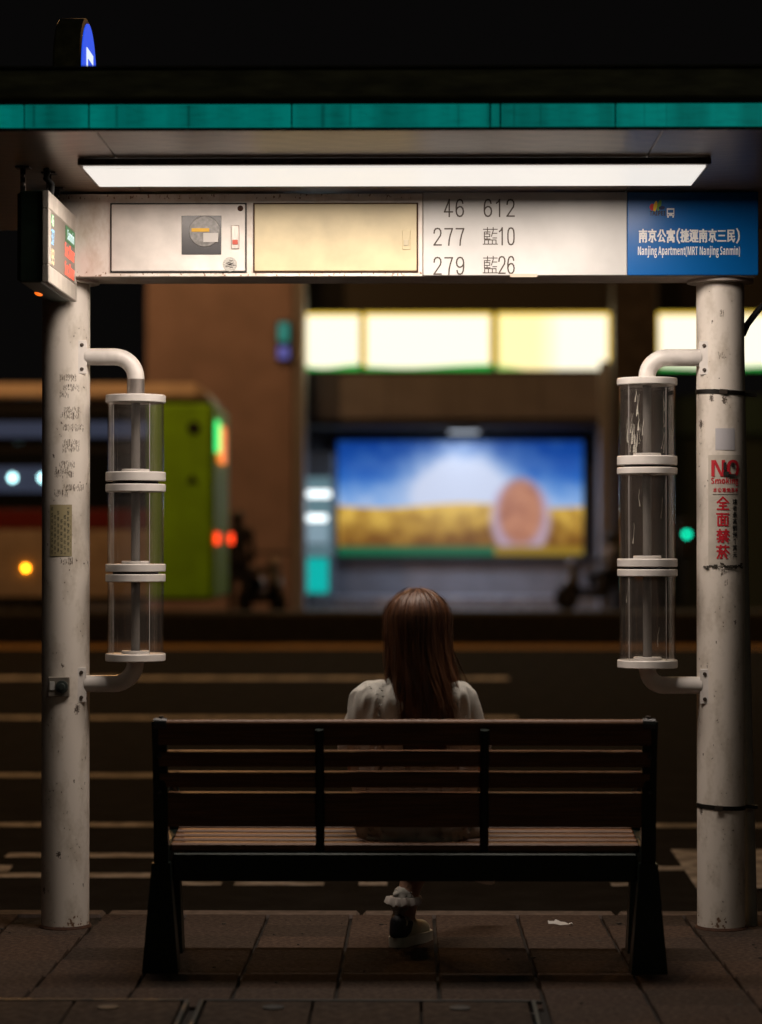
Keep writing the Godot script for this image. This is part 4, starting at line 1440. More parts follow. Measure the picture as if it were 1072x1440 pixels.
func build_pole_fittings() -> void:
	var Y := func(y: float) -> float: return 1.43 - (y - 760.0) / 374.9
	var b: B
	var R := POLE_RAD
	# left post: printed label and push button plate
	var t := thing("printed_label", "yellowed printed label stuck on the left post", "label", Vector3(POLE_L, 0, -POLE_D))
	part(t, "sheet", wrap_sheet(-0.05, 0.035, Y.call(782.0), Y.call(710.0), R, 0.0012), picture(label_image(), 0.55))
	t = thing("button_plate", "small square steel plate with a round button on the left post", "button", Vector3(POLE_L - 0.012, Y.call(964.0), -POLE_D + R - 0.006))
	b = B.new()
	b.box(Vector3(0, 0, 0.006), Vector3(0.08, 0.074, 0.02), 0.003)
	part(t, "plate", b, mat(Color(0.3, 0.27, 0.23), 0.4, 0.5, T.grime, Vector3(6, 6, 6)))
	b = B.new()
	b.lathe([Vector2(0, 0), Vector2(0.024, 0), Vector2(0.022, 0.006), Vector2(0.014, 0.007), Vector2(0.012, 0.01), Vector2(0, 0.012)], 22, Transform3D(Basis(Vector3.RIGHT, PI / 2), Vector3(0.012, 0, 0.0165)))
	part(t, "button", b, mat(Color(0.06, 0.075, 0.07), 0.25, 0.5))
	b = B.new()
	b.box(Vector3(-0.024, 0.004, 0.0175), Vector3(0.018, 0.032, 0.003), 0.001)
	part(t, "sticker", b, mat(Color(0.4, 0.4, 0.38), 0.5))

	# right post: stickers
	t = thing("square_sticker", "small blank white square sticker near the top of the right post", "sticker", Vector3(POLE_R, 0, -POLE_D))
	part(t, "sheet", wrap_sheet(-0.03, 0.044, Y.call(634.0), Y.call(604.0), R, 0.0012), mat(Color(0.5, 0.49, 0.52), 0.5))
	t = thing("no_smoking_sticker", "no smoking notice with red lettering stuck on the right post", "sticker", Vector3(POLE_R, 0, -POLE_D))
	part(t, "sheet", wrap_sheet(-0.058, 0.076, Y.call(796.0), Y.call(641.0), R, 0.0012), mat(Color(0.6, 0.55, 0.48), 0.5, 0, T.grime, Vector3(4, 4, 4)))
	piece(t, "red_letter", latin("N", -0.045, Y.call(671.0), 0.05, 0.061, 0.0032, R), M.print_red)
	piece(t, "red_letter", latin("O", 0.01, Y.call(671.5), 0.052, 0.063, 0.0034, R), M.print_red)
	b = B.new()
	for e in [[0.004, 657.0, 0.011, 0.03], [0.008, 667.0, 0.02, 0.016], [0.03, 669.5, 0.034, 0.01], [0.034, 655.0, 0.012, 0.018]]:
		b.box(Vector3.ZERO, Vector3(e[2], e[3], 0.0012), 0.0, Transform3D(Basis(Vector3.UP, e[0] / R), laid(Vector2(e[0], Y.call(e[1])), 0.0045, R)))
	part(t, "black_figure", b, M.print_black)
	piece(t, "red_lettering", latin("Smoking", -0.046, Y.call(684.0), 0.106, 0.032, 0.0024, R), M.print_red)
	b = B.new()
	write(b, "本公車候車亭", -0.038, Y.call(687.0), 0.0135, 0.016, 0.0165, 0.0022, 0.0022, R)
	part(t, "red_notice_line", b, M.print_red)
	part(t, "rule", wrap_sheet(-0.04, 0.06, Y.call(696.4), Y.call(695.6), R, 0.002), M.print_grey)
	var k := 0
	for c in ["全", "面", "禁", "菸"]:
		b = B.new()
		write(b, c, -0.026, Y.call(699.0 + 22.6 * k), 0.046, 0.05, 0.05, 0.0062, 0.0022, R)
		part(t, "red_character", b, M.print_red)
		k += 1
	b = B.new()
	k = 0
	for c in ["違", "者", "最", "高", "罰", "鍰", "1", "萬", "元"]:
		write(b, c, 0.034, Y.call(702.5 + 9.2 * k), 0.019, 0.0195, 0.02, 0.0026, 0.0022, R)
		k += 1
	part(t, "black_column", b, M.print_black)
	b = B.new()
	for i in 60:
		var u := rng.randf_range(-0.075, 0.08)
		var s := rng.randf_range(0.003, 0.016)
		b.box(Vector3.ZERO, Vector3(s, rng.randf_range(0.001, 0.006), 0.0008), 0.0, Transform3D(Basis(Vector3.UP, u / R) * Basis(Vector3.BACK, rng.randf_range(-0.4, 0.4)), laid(Vector2(u, Y.call(797.0 + rng.randfn(0, 1.6))), 0.002 + i * 0.00003, R)))
	part(t, "torn_edge", b, mat(Color(0.035, 0.03, 0.022), 0.8))

	# conduit strapped to the right post
	t = thing("conduit_pipe", "thin leaning conduit pipe strapped behind the right post", "pipe", Vector3(0, 0, 0))
	b = B.new()
	b.sweep([Vector3(1.278, pave(9.15) - 0.02, -9.16), Vector3(1.262, 0.6, -9.16), Vector3(1.24, 1.6, -9.15), Vector3(1.226, 2.402, -9.15)], 0.026, 16)
	part(t, "pipe", b, mat(Color(0.36, 0.35, 0.31), 0.5, 0, T.grime, Vector3(3, 3, 3)))
	for y in [553.0, 1132.0]:
		b = B.new()
		var tilt := Transform3D(Basis(Vector3.BACK, -0.05), Vector3(POLE_R, Y.call(y), -POLE_D))
		b.lathe([Vector2(R + 0.0012, -0.008), Vector2(R + 0.003, -0.008), Vector2(R + 0.003, 0.008), Vector2(R + 0.0012, 0.008)], 40, tilt)
		b.box(Vector3(R + 0.02, 0, -0.02), Vector3(0.06, 0.014, 0.012), 0.002, tilt)
		var s := part(t, "strap", b, mat(Color(0.02, 0.018, 0.015), 0.4, 0.5))
		b = B.new()
		b.box(Vector3(0.0 if y < 800 else -0.02, 0, R + 0.005), Vector3(0.03, 0.018, 0.006), 0.001, tilt)
		part(s, "clasp", b, M.bolt)
	t = thing("hanging_cable", "short black cable rising beside the top of the right post", "cable", Vector3.ZERO)
	b = B.new()
	b.sweep([Vector3(1.245, Y.call(470.0), -9.12), Vector3(1.262, Y.call(455.0), -9.11), Vector3(1.3, Y.call(436.0), -9.1), Vector3(1.34, Y.call(420.0), -9.1), Vector3(1.36, Y.call(300.0), -9.12)], 0.012, 10)
	part(t, "cable", b, M.rubber)

# ---------------------------------------------------------------- bench
func build_bench() -> void:
	var t := thing("bench", "slatted wooden bench with dark metal frame under the shelter", "bench", Vector3(-0.026, 0, -8.04))
	var wood := mat(Color(0.24, 0.1, 0.034), 0.48, 0, T.wood, Vector3(0.5, 14, 14), T.grain, 0.03)
	var metal := mat(Color(0.012, 0.022, 0.017), 0.4, 0.3, T.grime, Vector3(3, 3, 3))
	var b: B
	var w := 1.625
	# back: [height of top edge, slat height, how far the top leans to the camera, lean angle]
	var slats := [[0.735, 0.05, 0.055, 0.2], [0.665, 0.05, 0.038, 0.15], [0.595, 0.114, 0.022, 0.1]]
	for s in slats:
		b = B.new()
		b.box(Vector3(0, -s[1] / 2, 0), Vector3(w, s[1], 0.034), 0.004, Transform3D(Basis(Vector3.RIGHT, s[3]), Vector3(0, s[0], s[2])))
		part(t, "back_slat", b, wood)
	b = B.new()
	b.box(Vector3(0, -0.042, 0), Vector3(w, 0.064, 0.034), 0.004, Transform3D(Basis(Vector3.RIGHT, 0.22), Vector3(0, 0.83, 0.078)))
	part(t, "back_slat", b, wood)
	b = B.new()
	b.sweep([Vector3(-w / 2 + 0.02, 0.824, 0.08), Vector3(0, 0.826, 0.08), Vector3(w / 2 - 0.02, 0.826, 0.08)], 0.016, 16)
	part(t, "top_rail", b, wood)
	for s in [-1.0, 1.0]:
		b = B.new()
		b.sweep([Vector3(s * (w / 2 - 0.03), 0.826, 0.08), Vector3(s * (w / 2 + 0.012), 0.826, 0.08)], 0.0195, 14)
		var c := part(t, "rail_end", b, M.dull_steel)
		b = B.new()
		b.sweep([Vector3(s * (w / 2 - 0.012), 0.84, 0.08), Vector3(s * (w / 2 - 0.012), 0.852, 0.08)], 0.008, 8)
		part(c, "bolt", b, M.steel)
	# straps behind the back
	for x in [-0.279, 0.2635]:
		b = B.new()
		b.sweep([Vector3(x, 0.4, 0.03), Vector3(x, 0.52, 0.036), Vector3(x, 0.65, 0.062), Vector3(x, 0.75, 0.085), Vector3(x, 0.81, 0.102)], 0.015, 8)
		part(t, "back_strap", b, metal)
	# seat
	for i in 7:
		var z := -0.06 - i * 0.068
		b = B.new()
		b.box(Vector3(0, 0.405 + i * 0.0065 - (0.012 if i == 6 else 0.0), z), Vector3(w - 0.06, 0.03, 0.056), 0.006, Transform3D())
		part(t, "seat_slat", b, wood)
	b = B.new()
	b.box(Vector3(0, 0.342, -0.03), Vector3(w - 0.08, 0.092, 0.03), 0.004)
	part(t, "apron", b, metal)
	b = B.new()
	b.box(Vector3(0, 0.35, -0.45), Vector3(w - 0.08, 0.06, 0.03), 0.004)
	part(t, "apron", b, metal)
	# cast ends
	for s in [-1.0, 1.0]:
		var x: float = s * (w / 2 - 0.005)
		b = B.new()
		var up := PackedVector2Array([Vector2(-0.03, 0.30), Vector2(0.02, 0.30), Vector2(0.03, 0.5), Vector2(0.062, 0.72), Vector2(0.098, 0.835), Vector2(0.06, 0.835), Vector2(0.028, 0.72), Vector2(-0.012, 0.5)])
		var turn := Transform3D(Basis(Vector3.UP, -PI / 2), Vector3(x, 0, 0))
		b.prism(up, -0.024, 0.024, turn)
		part(t, "back_stile", b, metal)
		b = B.new()
		b.box(Vector3(x, 0.385, -0.25), Vector3(0.05, 0.07, 0.46), 0.008)
		part(t, "seat_bearer", b, metal)
		b = B.new()
		b.sweep([Vector3(x, 0.62, 0.05), Vector3(x, 0.63, -0.1), Vector3(x, 0.615, -0.3), Vector3(x, 0.55, -0.41), Vector3(x, 0.42, -0.43)], 0.02, 12)
		part(t, "armrest", b, metal)
		for z in [0.0, -0.43]:
			b = B.new()
			var g := pave(8.04 - z)
			var hw := 0.06 if z == 0.0 else 0.034
			var lo := [Vector3(x - hw, g, z - 0.05), Vector3(x + hw, g, z - 0.05), Vector3(x + hw, g, z + 0.05), Vector3(x - hw, g, z + 0.05)]
			var hi := [Vector3(x - hw / 2, 0.36, z - 0.03), Vector3(x + hw / 2, 0.36, z - 0.03), Vector3(x + hw / 2, 0.36, z + 0.03), Vector3(x - hw / 2, 0.36, z + 0.03)]
			b.flat()
			for i in 4:
				var j := (i + 1) % 4
				b.quad(lo[i], lo[j], hi[j], hi[i], (lo[i] + lo[j]) / 2.0 - Vector3(x, g, z))
			b.quad(lo[0], lo[1], lo[2], lo[3], Vector3.DOWN)
			b.quad(hi[0], hi[1], hi[2], hi[3], Vector3.UP)
			part(t, "leg", b, metal)
		for q in [0.72, 0.6]:
			b = B.new()
			b.ball(Vector3(x, q, 0.085 if q > 0.7 else 0.06), Vector3(0.008, 0.008, 0.006), 8)
			part(t, "bolt", b, M.dull_steel)

# ---------------------------------------------------------------- people
func V(x: float, y: float, z: float) -> Vector3:
	return Vector3(x, y, z)

func hand_bones(wrist: Vector3, dir: Vector3, side: Vector3, down: Vector3, flip: float) -> Array:
	# palm, four fingers of unequal length bent twice, thumb leaving the side of the palm
	var out := []
	for i in 4:
		var o := side * (0.011 + -0.0185 * i + 0.017) * flip
		out.append([wrist + dir * 0.012 + o * 0.7, wrist + dir * 0.075 + o, 0.014, 0.0115])
	var lengths := [0.068, 0.078, 0.072, 0.056]
	for i in 4:
		var o := side * (0.011 + -0.0185 * i + 0.017) * flip
		var l: float = lengths[i]
		var a := wrist + dir * 0.078 + o
		var b := a + (dir * 0.92 + down * 0.38).normalized() * l * 0.45
		var c := b + (dir * 0.6 + down * 0.8).normalized() * l * 0.32
		var d := c + (dir * 0.1 + down).normalized() * l * 0.26
		out.append([a, b, 0.0088, 0.0082])
		out.append([b, c, 0.0082, 0.0076])
		out.append([c, d, 0.0076, 0.0066])
	var t0 := wrist + dir * 0.028 + side * 0.03 * flip
	var t1 := t0 + (dir * 0.6 + side * flip * 0.7 + down * 0.3).normalized() * 0.035
	var t2 := t1 + (dir * 0.95 + down * 0.3).normalized() * 0.03
	out.append([wrist + dir * 0.015, t0, 0.014, 0.0115])
	out.append([t0, t1, 0.0112, 0.0098])
	out.append([t1, t2, 0.0098, 0.0078])
	return out

func build_person() -> void:
	var t := thing("person", "seated person with long brown hair and white shirt, seen from behind", "person", V(0.007, 0, -8.235))
	var b := B.new()
	var bones := [
		[V(-0.075, 0.52, -0.01), V(0.075, 0.52, -0.01), 0.1, 0.1], [V(0, 0.52, 0), V(0, 0.7, 0.015), 0.105, 0.092], [V(-0.04, 0.72, 0.015), V(-0.05, 0.84, 0.005), 0.08, 0.066], [V(0.04, 0.72, 0.015), V(0.05, 0.84, 0.005), 0.08, 0.066],
		[V(-0.12, 0.885, 0.015), V(0.12, 0.885, 0.015), 0.034, 0.034], [V(0, 0.93, 0.015), V(0, 1.03, -0.005), 0.05, 0.046],
		[V(-0.15, 0.875, 0.015), V(-0.185, 0.66, -0.03), 0.034, 0.033], [V(-0.185, 0.66, -0.03), V(-0.075, 0.635, -0.25), 0.036, 0.025],
		[V(0.15, 0.875, 0.015), V(0.185, 0.66, -0.03), 0.034, 0.033], [V(0.185, 0.66, -0.03), V(0.075, 0.64, -0.24), 0.036, 0.025],
		[V(0.09, 0.505, -0.04), V(0.065, 0.465, -0.46), 0.088, 0.058], [V(0.065, 0.465, -0.46), V(-0.035, 0.12, -0.4), 0.055, 0.034],
		[V(0.03, 0.36, -0.425), V(0.0, 0.26, -0.41), 0.052, 0.046],
		[V(-0.09, 0.51, -0.04), V(0.03, 0.575, -0.47), 0.088, 0.058], [V(0.03, 0.575, -0.47), V(0.185, 0.31, -0.66), 0.055, 0.034], [V(0.075, 0.49, -0.52), V(0.115, 0.42, -0.57), 0.05, 0.045],
		[V(-0.035, 0.12, -0.4), V(-0.035, 0.05, -0.4), 0.034, 0.034], [V(0.185, 0.31, -0.66), V(0.195, 0.25, -0.675), 0.034, 0.034],
	]
	body(b, bones, 0.012, 0.014)
	# head: skull, jaw, brow, nose, lips, ears; it faces the street
	var hc := V(0.006, 1.125, -0.02)
	body(b, [[hc + V(0, 0.028, 0.018), hc + V(0, 0.03, -0.018), 0.075, 0.072], [hc + V(0, -0.02, -0.02), hc + V(0, -0.062, -0.06), 0.066, 0.034], [hc + V(-0.03, 0.012, -0.072), hc + V(0.03, 0.012, -0.072), 0.018, 0.018], [hc + V(0, 0.0, -0.09), hc + V(0, -0.03, -0.108), 0.008, 0.0125],
		[hc + V(-0.016, -0.058, -0.086), hc + V(0.016, -0.058, -0.086), 0.008, 0.008], [hc + V(-0.078, 0.0, 0.0), hc + V(-0.083, -0.03, -0.005), 0.012, 0.009], [hc + V(0.078, 0.0, 0.0), hc + V(0.083, -0.03, -0.005), 0.012, 0.009], [hc + V(0, -0.06, 0.0), hc + V(0, -0.13, 0.02), 0.046, 0.048]], 0.006, 0.007)
	body(b, hand_bones(V(-0.078, 0.636, -0.245), V(0.35, -0.1, -0.93).normalized(), V(0.93, 0, 0.35), V(0, -1, 0), 1.0), 0.004, 0.003)
	body(b, hand_bones(V(0.078, 0.641, -0.235), V(-0.35, -0.1, -0.93).normalized(), V(-0.93, 0, 0.35), V(0, -1, 0), 1.0), 0.004, 0.003)
	part(t, "body", b, M.skin)
	for s in [-1.0, 1.0]:
		b = B.new()
		b.ball(hc + V(s * 0.03, -0.006, -0.083), V(0.011, 0.009, 0.009), 12)
		var eye := part(t, "eye", b, mat(Color(0.7, 0.68, 0.66), 0.2))
		b = B.new()
		b.ball(hc + V(s * 0.03, -0.006, -0.0895), V(0.005, 0.005, 0.003), 10)
		part(eye, "iris", b, mat(Color(0.02, 0.012, 0.008), 0.2))
	b = B.new()
	b.ball(hc + V(0, -0.0575, -0.0925), V(0.02, 0.0055, 0.006), 12)
	part(t, "lips", b, mat(Color(0.35, 0.1, 0.08), 0.4))

	# shirt with soft creases
	var crease := FastNoiseLite.new()
	crease.seed = 12
	crease.frequency = 1.0
	crease.fractal_octaves = 1
	b = B.new()
	body(b, [[V(-0.05, 0.53, 0.0), V(-0.055, 0.8, 0.008), 0.115, 0.098], [V(0.05, 0.53, 0.0), V(0.055, 0.8, 0.008), 0.115, 0.098], [V(-0.135, 0.888, 0.02), V(0.135, 0.888, 0.02), 0.054, 0.054], [V(-0.07, 0.87, 0.018), V(0.07, 0.87, 0.018), 0.085, 0.085], [V(-0.11, 0.86, 0.02), V(-0.13, 0.62, 0.01), 0.075, 0.085], [V(0.11, 0.86, 0.02), V(0.13, 0.62, 0.01), 0.075, 0.085], [V(-0.05, 0.945, 0.015), V(0.05, 0.945, 0.015), 0.03, 0.03],
		[V(-0.155, 0.885, 0.02), V(-0.19, 0.74, 0.0), 0.058, 0.07], [V(0.155, 0.885, 0.02), V(0.19, 0.74, 0.0), 0.058, 0.07]], 0.0065, 0.012, crease, 0.0085, V(24, 7, 24))
	var cloth := mat(Color(0.68, 0.66, 0.6), 0.85, 0, T.fine, Vector3(6, 6, 6), T.grain, 0.03)
	part(t, "shirt", b, cloth)
	# skirt spread on the seat
	b = B.new()
	body(b, [[V(-0.09, 0.5, 0.01), V(0.1, 0.5, 0.01), 0.118, 0.118], [V(-0.09, 0.515, -0.05), V(0.03, 0.57, -0.42), 0.105, 0.09], [V(0.09, 0.505, -0.05), V(0.07, 0.475, -0.42), 0.105, 0.085], [V(-0.15, 0.445, 0.06), V(0.2, 0.45, 0.05), 0.022, 0.024], [V(0.15, 0.45, 0.06), V(0.225, 0.445, -0.1), 0.024, 0.02], [V(-0.16, 0.445, 0.04), V(-0.16, 0.45, -0.25), 0.025, 0.025]], 0.009, 0.014, crease, 0.012, V(26, 12, 26))
	part(t, "skirt", b, mat(Color(0.5, 0.5, 0.44), 0.9, 0, T.fine, Vector3(8, 8, 8), T.grain, 0.2))

	# hair: a solid mass with loose strands over it
	var hairm := mat(Color(0.045, 0.018, 0.009), 0.45, 0, T.wood, Vector3(22, 1.2, 22), T.grain, 0.05)
	b = B.new()
	var tress := FastNoiseLite.new()
	tress.seed = 3
	tress.frequency = 1.0
	body(b, [[hc + V(0.004, 0.03, 0.016), hc + V(0.004, 0.028, -0.01), 0.082, 0.08], [hc + V(-0.03, 0.0, 0.03), V(-0.03, 0.93, 0.072), 0.058, 0.03], [hc + V(0.035, 0.0, 0.03), V(0.05, 0.93, 0.072), 0.058, 0.032], [V(-0.03, 0.93, 0.072), V(-0.01, 0.72, 0.1), 0.03, 0.028], [V(0.05, 0.93, 0.072), V(0.085, 0.71, 0.1), 0.032, 0.028], [V(0.02, 0.9, 0.075), V(0.035, 0.7, 0.1), 0.03, 0.028], [hc + V(0.07, -0.01, 0.0), V(0.075, 1.0, 0.02), 0.022, 0.014], [hc + V(-0.065, 0.0, 0.0), V(-0.065, 1.0, 0.02), 0.022, 0.014]], 0.007, 0.014, tress, 0.004, V(30, 3, 30))
	var hr := part(t, "hair", b, hairm)
	# locks: bundles of thin strands that leave the parting, lie over the skull and fall down the back
	var tones := [Color(0.11, 0.04, 0.015), Color(0.07, 0.026, 0.011), Color(0.16, 0.064, 0.024)]
	for tone in 3:
		b = B.new()
		b.smooth()
		for lock in 95:
			var th0 := rng.randf_range(-1.95, 1.95)
			var len0 := rng.randf_range(0.3, 0.5)
			var wob := rng.randf_range(0.0, TAU)
			var amp := rng.randf_range(0.003, 0.011)
			var lift := rng.randf_range(-0.002, 0.007)
			var drift := 0.03 + rng.randfn(0, 0.016)
			for i in 16:
				var th := th0 + rng.randfn(0, 0.05)
				var len := len0 * rng.randf_range(0.86, 1.06)
				var R := 0.099 + lift + rng.randf_range(0.0, 0.003)
				if i == 0 and lock % 2 == 0:
					R += rng.randf_range(0.003, 0.011)    # a stray hair
				var ph0 := rng.randf_range(0.0, 0.5)
				var pts := []
				for k in 7:
					var ph := lerpf(ph0, 1.45, k / 6.0)
					var flat_top := 1.0 - 0.05 * exp(-pow((th + 0.3) / 0.5, 2.0)) * cos(ph)
					pts.append(hc + V(0.004 + R * pow(sin(ph), 1.12) * sin(th) * 1.06, 0.034 + R * cos(ph) * flat_top, 0.012 + R * sin(ph) * cos(th) * 1.08))
				var last: Vector3 = pts[6]
				for k in range(1, 10):
					var q := k / 9.0
					var out_z := maxf(cos(th), -0.2)
					pts.append(last + V(drift * q * q * (1.0 + 0.7 * maxf(sin(th), 0)) - sin(th) * 0.006 * q + amp * sin(wob + q * 8.0) * q, -len * q, 0.03 * q * (0.6 + 0.4 * out_z) + amp * cos(wob + q * 6.0) * q))
				var wd := rng.randf_range(0.0005, 0.0011)
				var pr: Array = []
				for k in pts.size():
					var d: Vector3 = ((pts[mini(k + 1, pts.size() - 1)] as Vector3) - pts[maxi(k - 1, 0)]).normalized()
					var nrm := ((pts[k] as Vector3) - (hc + V(0, minf(0.0, (pts[k] as Vector3).y - hc.y), 0.02))).normalized()
					var s := d.cross(nrm).rotated(d, rng.randf_range(-0.7, 0.7)).normalized() * wd * (1.0 if k < pts.size() - 2 else 0.4)
					pr.append([pts[k] - s, pts[k] + s, nrm])
				for k in pr.size() - 1:
					b.quad(pr[k][0], pr[k][1], pr[k + 1][1], pr[k + 1][0], pr[k][2])
		var strands := part(hr, "loose_strands", b, mat(tones[tone], 0.46))
		strands.set_meta("kind", "stuff")

	# shoes and socks; the right foot stands under the bench, the left one hangs crossed over it
	for f in [[V(-0.037, pave(8.635), -0.398), 0.5, 0.0], [V(0.2, 0.2, -0.7), 0.5, -0.35]]:
		var xf := Transform3D(Basis(Vector3.UP, -f[1]) * Basis(Vector3.RIGHT, f[2]), f[0])
		b = B.new()
		var sole := PackedVector2Array()
		for q in [[-0.034, 0.05], [-0.02, 0.068], [0.02, 0.068], [0.034, 0.05], [0.035, -0.02], [0.046, -0.09], [0.04, -0.145], [0.015, -0.172], [-0.015, -0.172], [-0.036, -0.145], [-0.041, -0.09], [-0.033, -0.02]]:
			sole.append(Vector2(q[0], -q[1]))
		b.prism(sole, 0.0, 0.036, xf * Transform3D(Basis(Vector3.RIGHT, -PI / 2), Vector3.ZERO), true)
		var sh := part(t, "shoe", b, mat(Color(0.5, 0.46, 0.38), 0.6, 0, T.grime, Vector3(6, 6, 6)))
		b = B.new()
		body(b, [[xf * V(0, 0.055, 0.035), xf * V(0, 0.06, -0.02), 0.032, 0.036], [xf * V(0, 0.085, 0.03), xf * V(0, 0.09, -0.01), 0.032, 0.034], [xf * V(0, 0.055, -0.02), xf * V(0.002, 0.042, -0.125), 0.036, 0.032]], 0.007, 0.008)
		part(sh, "upper", b, mat(Color(0.52, 0.47, 0.33), 0.6, 0, T.grime, Vector3(6, 6, 6)))
		b = B.new()
		body(b, [[xf * V(0, 0.05, 0.042), xf * V(0, 0.085, 0.04), 0.0315, 0.031], [xf * V(-0.018, 0.06, 0.02), xf * V(-0.02, 0.08, 0.01), 0.021, 0.021], [xf * V(0.018, 0.06, 0.02), xf * V(0.02, 0.08, 0.01), 0.021, 0.021]], 0.006, 0.006)
		part(sh, "heel_patch", b, mat(Color(0.012, 0.012, 0.016), 0.6))
		b = B.new()
		var top: Vector3 = xf * V(0, 0.17, 0.0) if f[2] == 0.0 else V(0.19, 0.335, -0.655)
		body(b, [[xf * V(0, 0.09, 0.008), top, 0.037, 0.041]], 0.008, 0.008, crease, 0.008, V(30, 60, 30))
		var sk := part(t, "sock", b, cloth)
		b = B.new()
		b.smooth()
		for k in 120:
			var row := []
			for e in [k, k + 1]:
				var a: float = TAU * e / 120.0
				var wv := sin(a * 11.0) * 0.7 + 0.4 * sin(a * 4.0 + 1.0)
				row.append(top + V(sin(a) * 0.041, 0.004, cos(a) * 0.041))
				row.append(top + V(sin(a) * (0.056 + 0.006 * wv), 0.0 + 0.004 * wv, cos(a) * (0.056 + 0.006 * wv)))
				row.append(top + V(sin(a) * (0.062 + 0.009 * wv), -0.022 + 0.006 * wv, cos(a) * (0.062 + 0.009 * wv)))
			b.quad(row[0], row[3], row[4], row[1], V(0, 1, 0))
			b.quad(row[1], row[4], row[5], row[2], row[1] - top)
		part(sk, "lace_ruffle", b, mat(Color(0.6, 0.55, 0.5), 0.9))

func figure_bones(h: float, sit: bool) -> Array:
	var k := h / 1.65
	var L := []
	if not sit:
		L = [[V(-0.08, 0.9, 0), V(0.08, 0.9, 0), 0.1, 0.1], [V(0, 0.95, 0), V(0, 1.3, 0), 0.13, 0.14], [V(-0.16, 1.33, 0), V(0.16, 1.33, 0), 0.06, 0.06], [V(0, 1.38, 0), V(0, 1.46, 0), 0.05, 0.05], [V(0, 1.54, 0.0), V(0, 1.56, 0), 0.09, 0.085],
			[V(-0.19, 1.32, 0), V(-0.23, 1.02, 0.02), 0.05, 0.042], [V(-0.23, 1.02, 0.02), V(-0.21, 0.8, -0.08), 0.042, 0.03], [V(0.19, 1.32, 0), V(0.24, 1.03, 0.0), 0.05, 0.042], [V(0.24, 1.03, 0.0), V(0.22, 0.86, -0.16), 0.042, 0.03],
			[V(-0.09, 0.88, 0), V(-0.1, 0.48, 0.0), 0.09, 0.06], [V(-0.1, 0.48, 0), V(-0.1, 0.08, 0.02), 0.058, 0.04], [V(0.09, 0.88, 0), V(0.12, 0.48, -0.05), 0.09, 0.06], [V(0.12, 0.48, -0.05), V(0.12, 0.08, 0.04), 0.058, 0.04], [V(-0.1, 0.045, 0.03), V(-0.1, 0.04, -0.14), 0.045, 0.04], [V(0.12, 0.045, 0.05), V(0.12, 0.04, -0.12), 0.045, 0.04]]
	else:
		L = [[V(0, 0.84, 0.08), V(0, 0.84, -0.06), 0.12, 0.12], [V(0, 0.88, 0.05), V(0.06, 1.2, 0.0), 0.13, 0.14], [V(0.05, 1.24, -0.16), V(0.05, 1.24, 0.16), 0.06, 0.06], [V(0.05, 1.28, 0), V(0.04, 1.36, 0), 0.05, 0.05], [V(0.03, 1.44, 0), V(0.03, 1.46, 0), 0.1, 0.1],
			[V(0.05, 1.22, 0.18), V(-0.1, 1.02, 0.24), 0.05, 0.042], [V(-0.1, 1.02, 0.24), V(-0.34, 1.0, 0.2), 0.042, 0.03], [V(0.05, 1.22, -0.18), V(-0.1, 1.02, -0.24), 0.05, 0.042], [V(-0.1, 1.02, -0.24), V(-0.34, 1.0, -0.2), 0.042, 0.03],
			[V(0, 0.82, 0.1), V(-0.36, 0.74, 0.15), 0.095, 0.062], [V(-0.36, 0.74, 0.15), V(-0.3, 0.36, 0.15), 0.06, 0.04], [V(0, 0.82, -0.1), V(-0.36, 0.74, -0.15), 0.095, 0.062], [V(-0.36, 0.74, -0.15), V(-0.3, 0.36, -0.15), 0.06, 0.04], [V(-0.3, 0.33, 0.15), V(-0.45, 0.32, 0.15), 0.045, 0.04], [V(-0.3, 0.33, -0.15), V(-0.45, 0.32, -0.15), 0.045, 0.04]]
	for e in L:
		e[0] *= k
		e[1] *= k
		e[2] *= k
		e[3] *= k
	return L

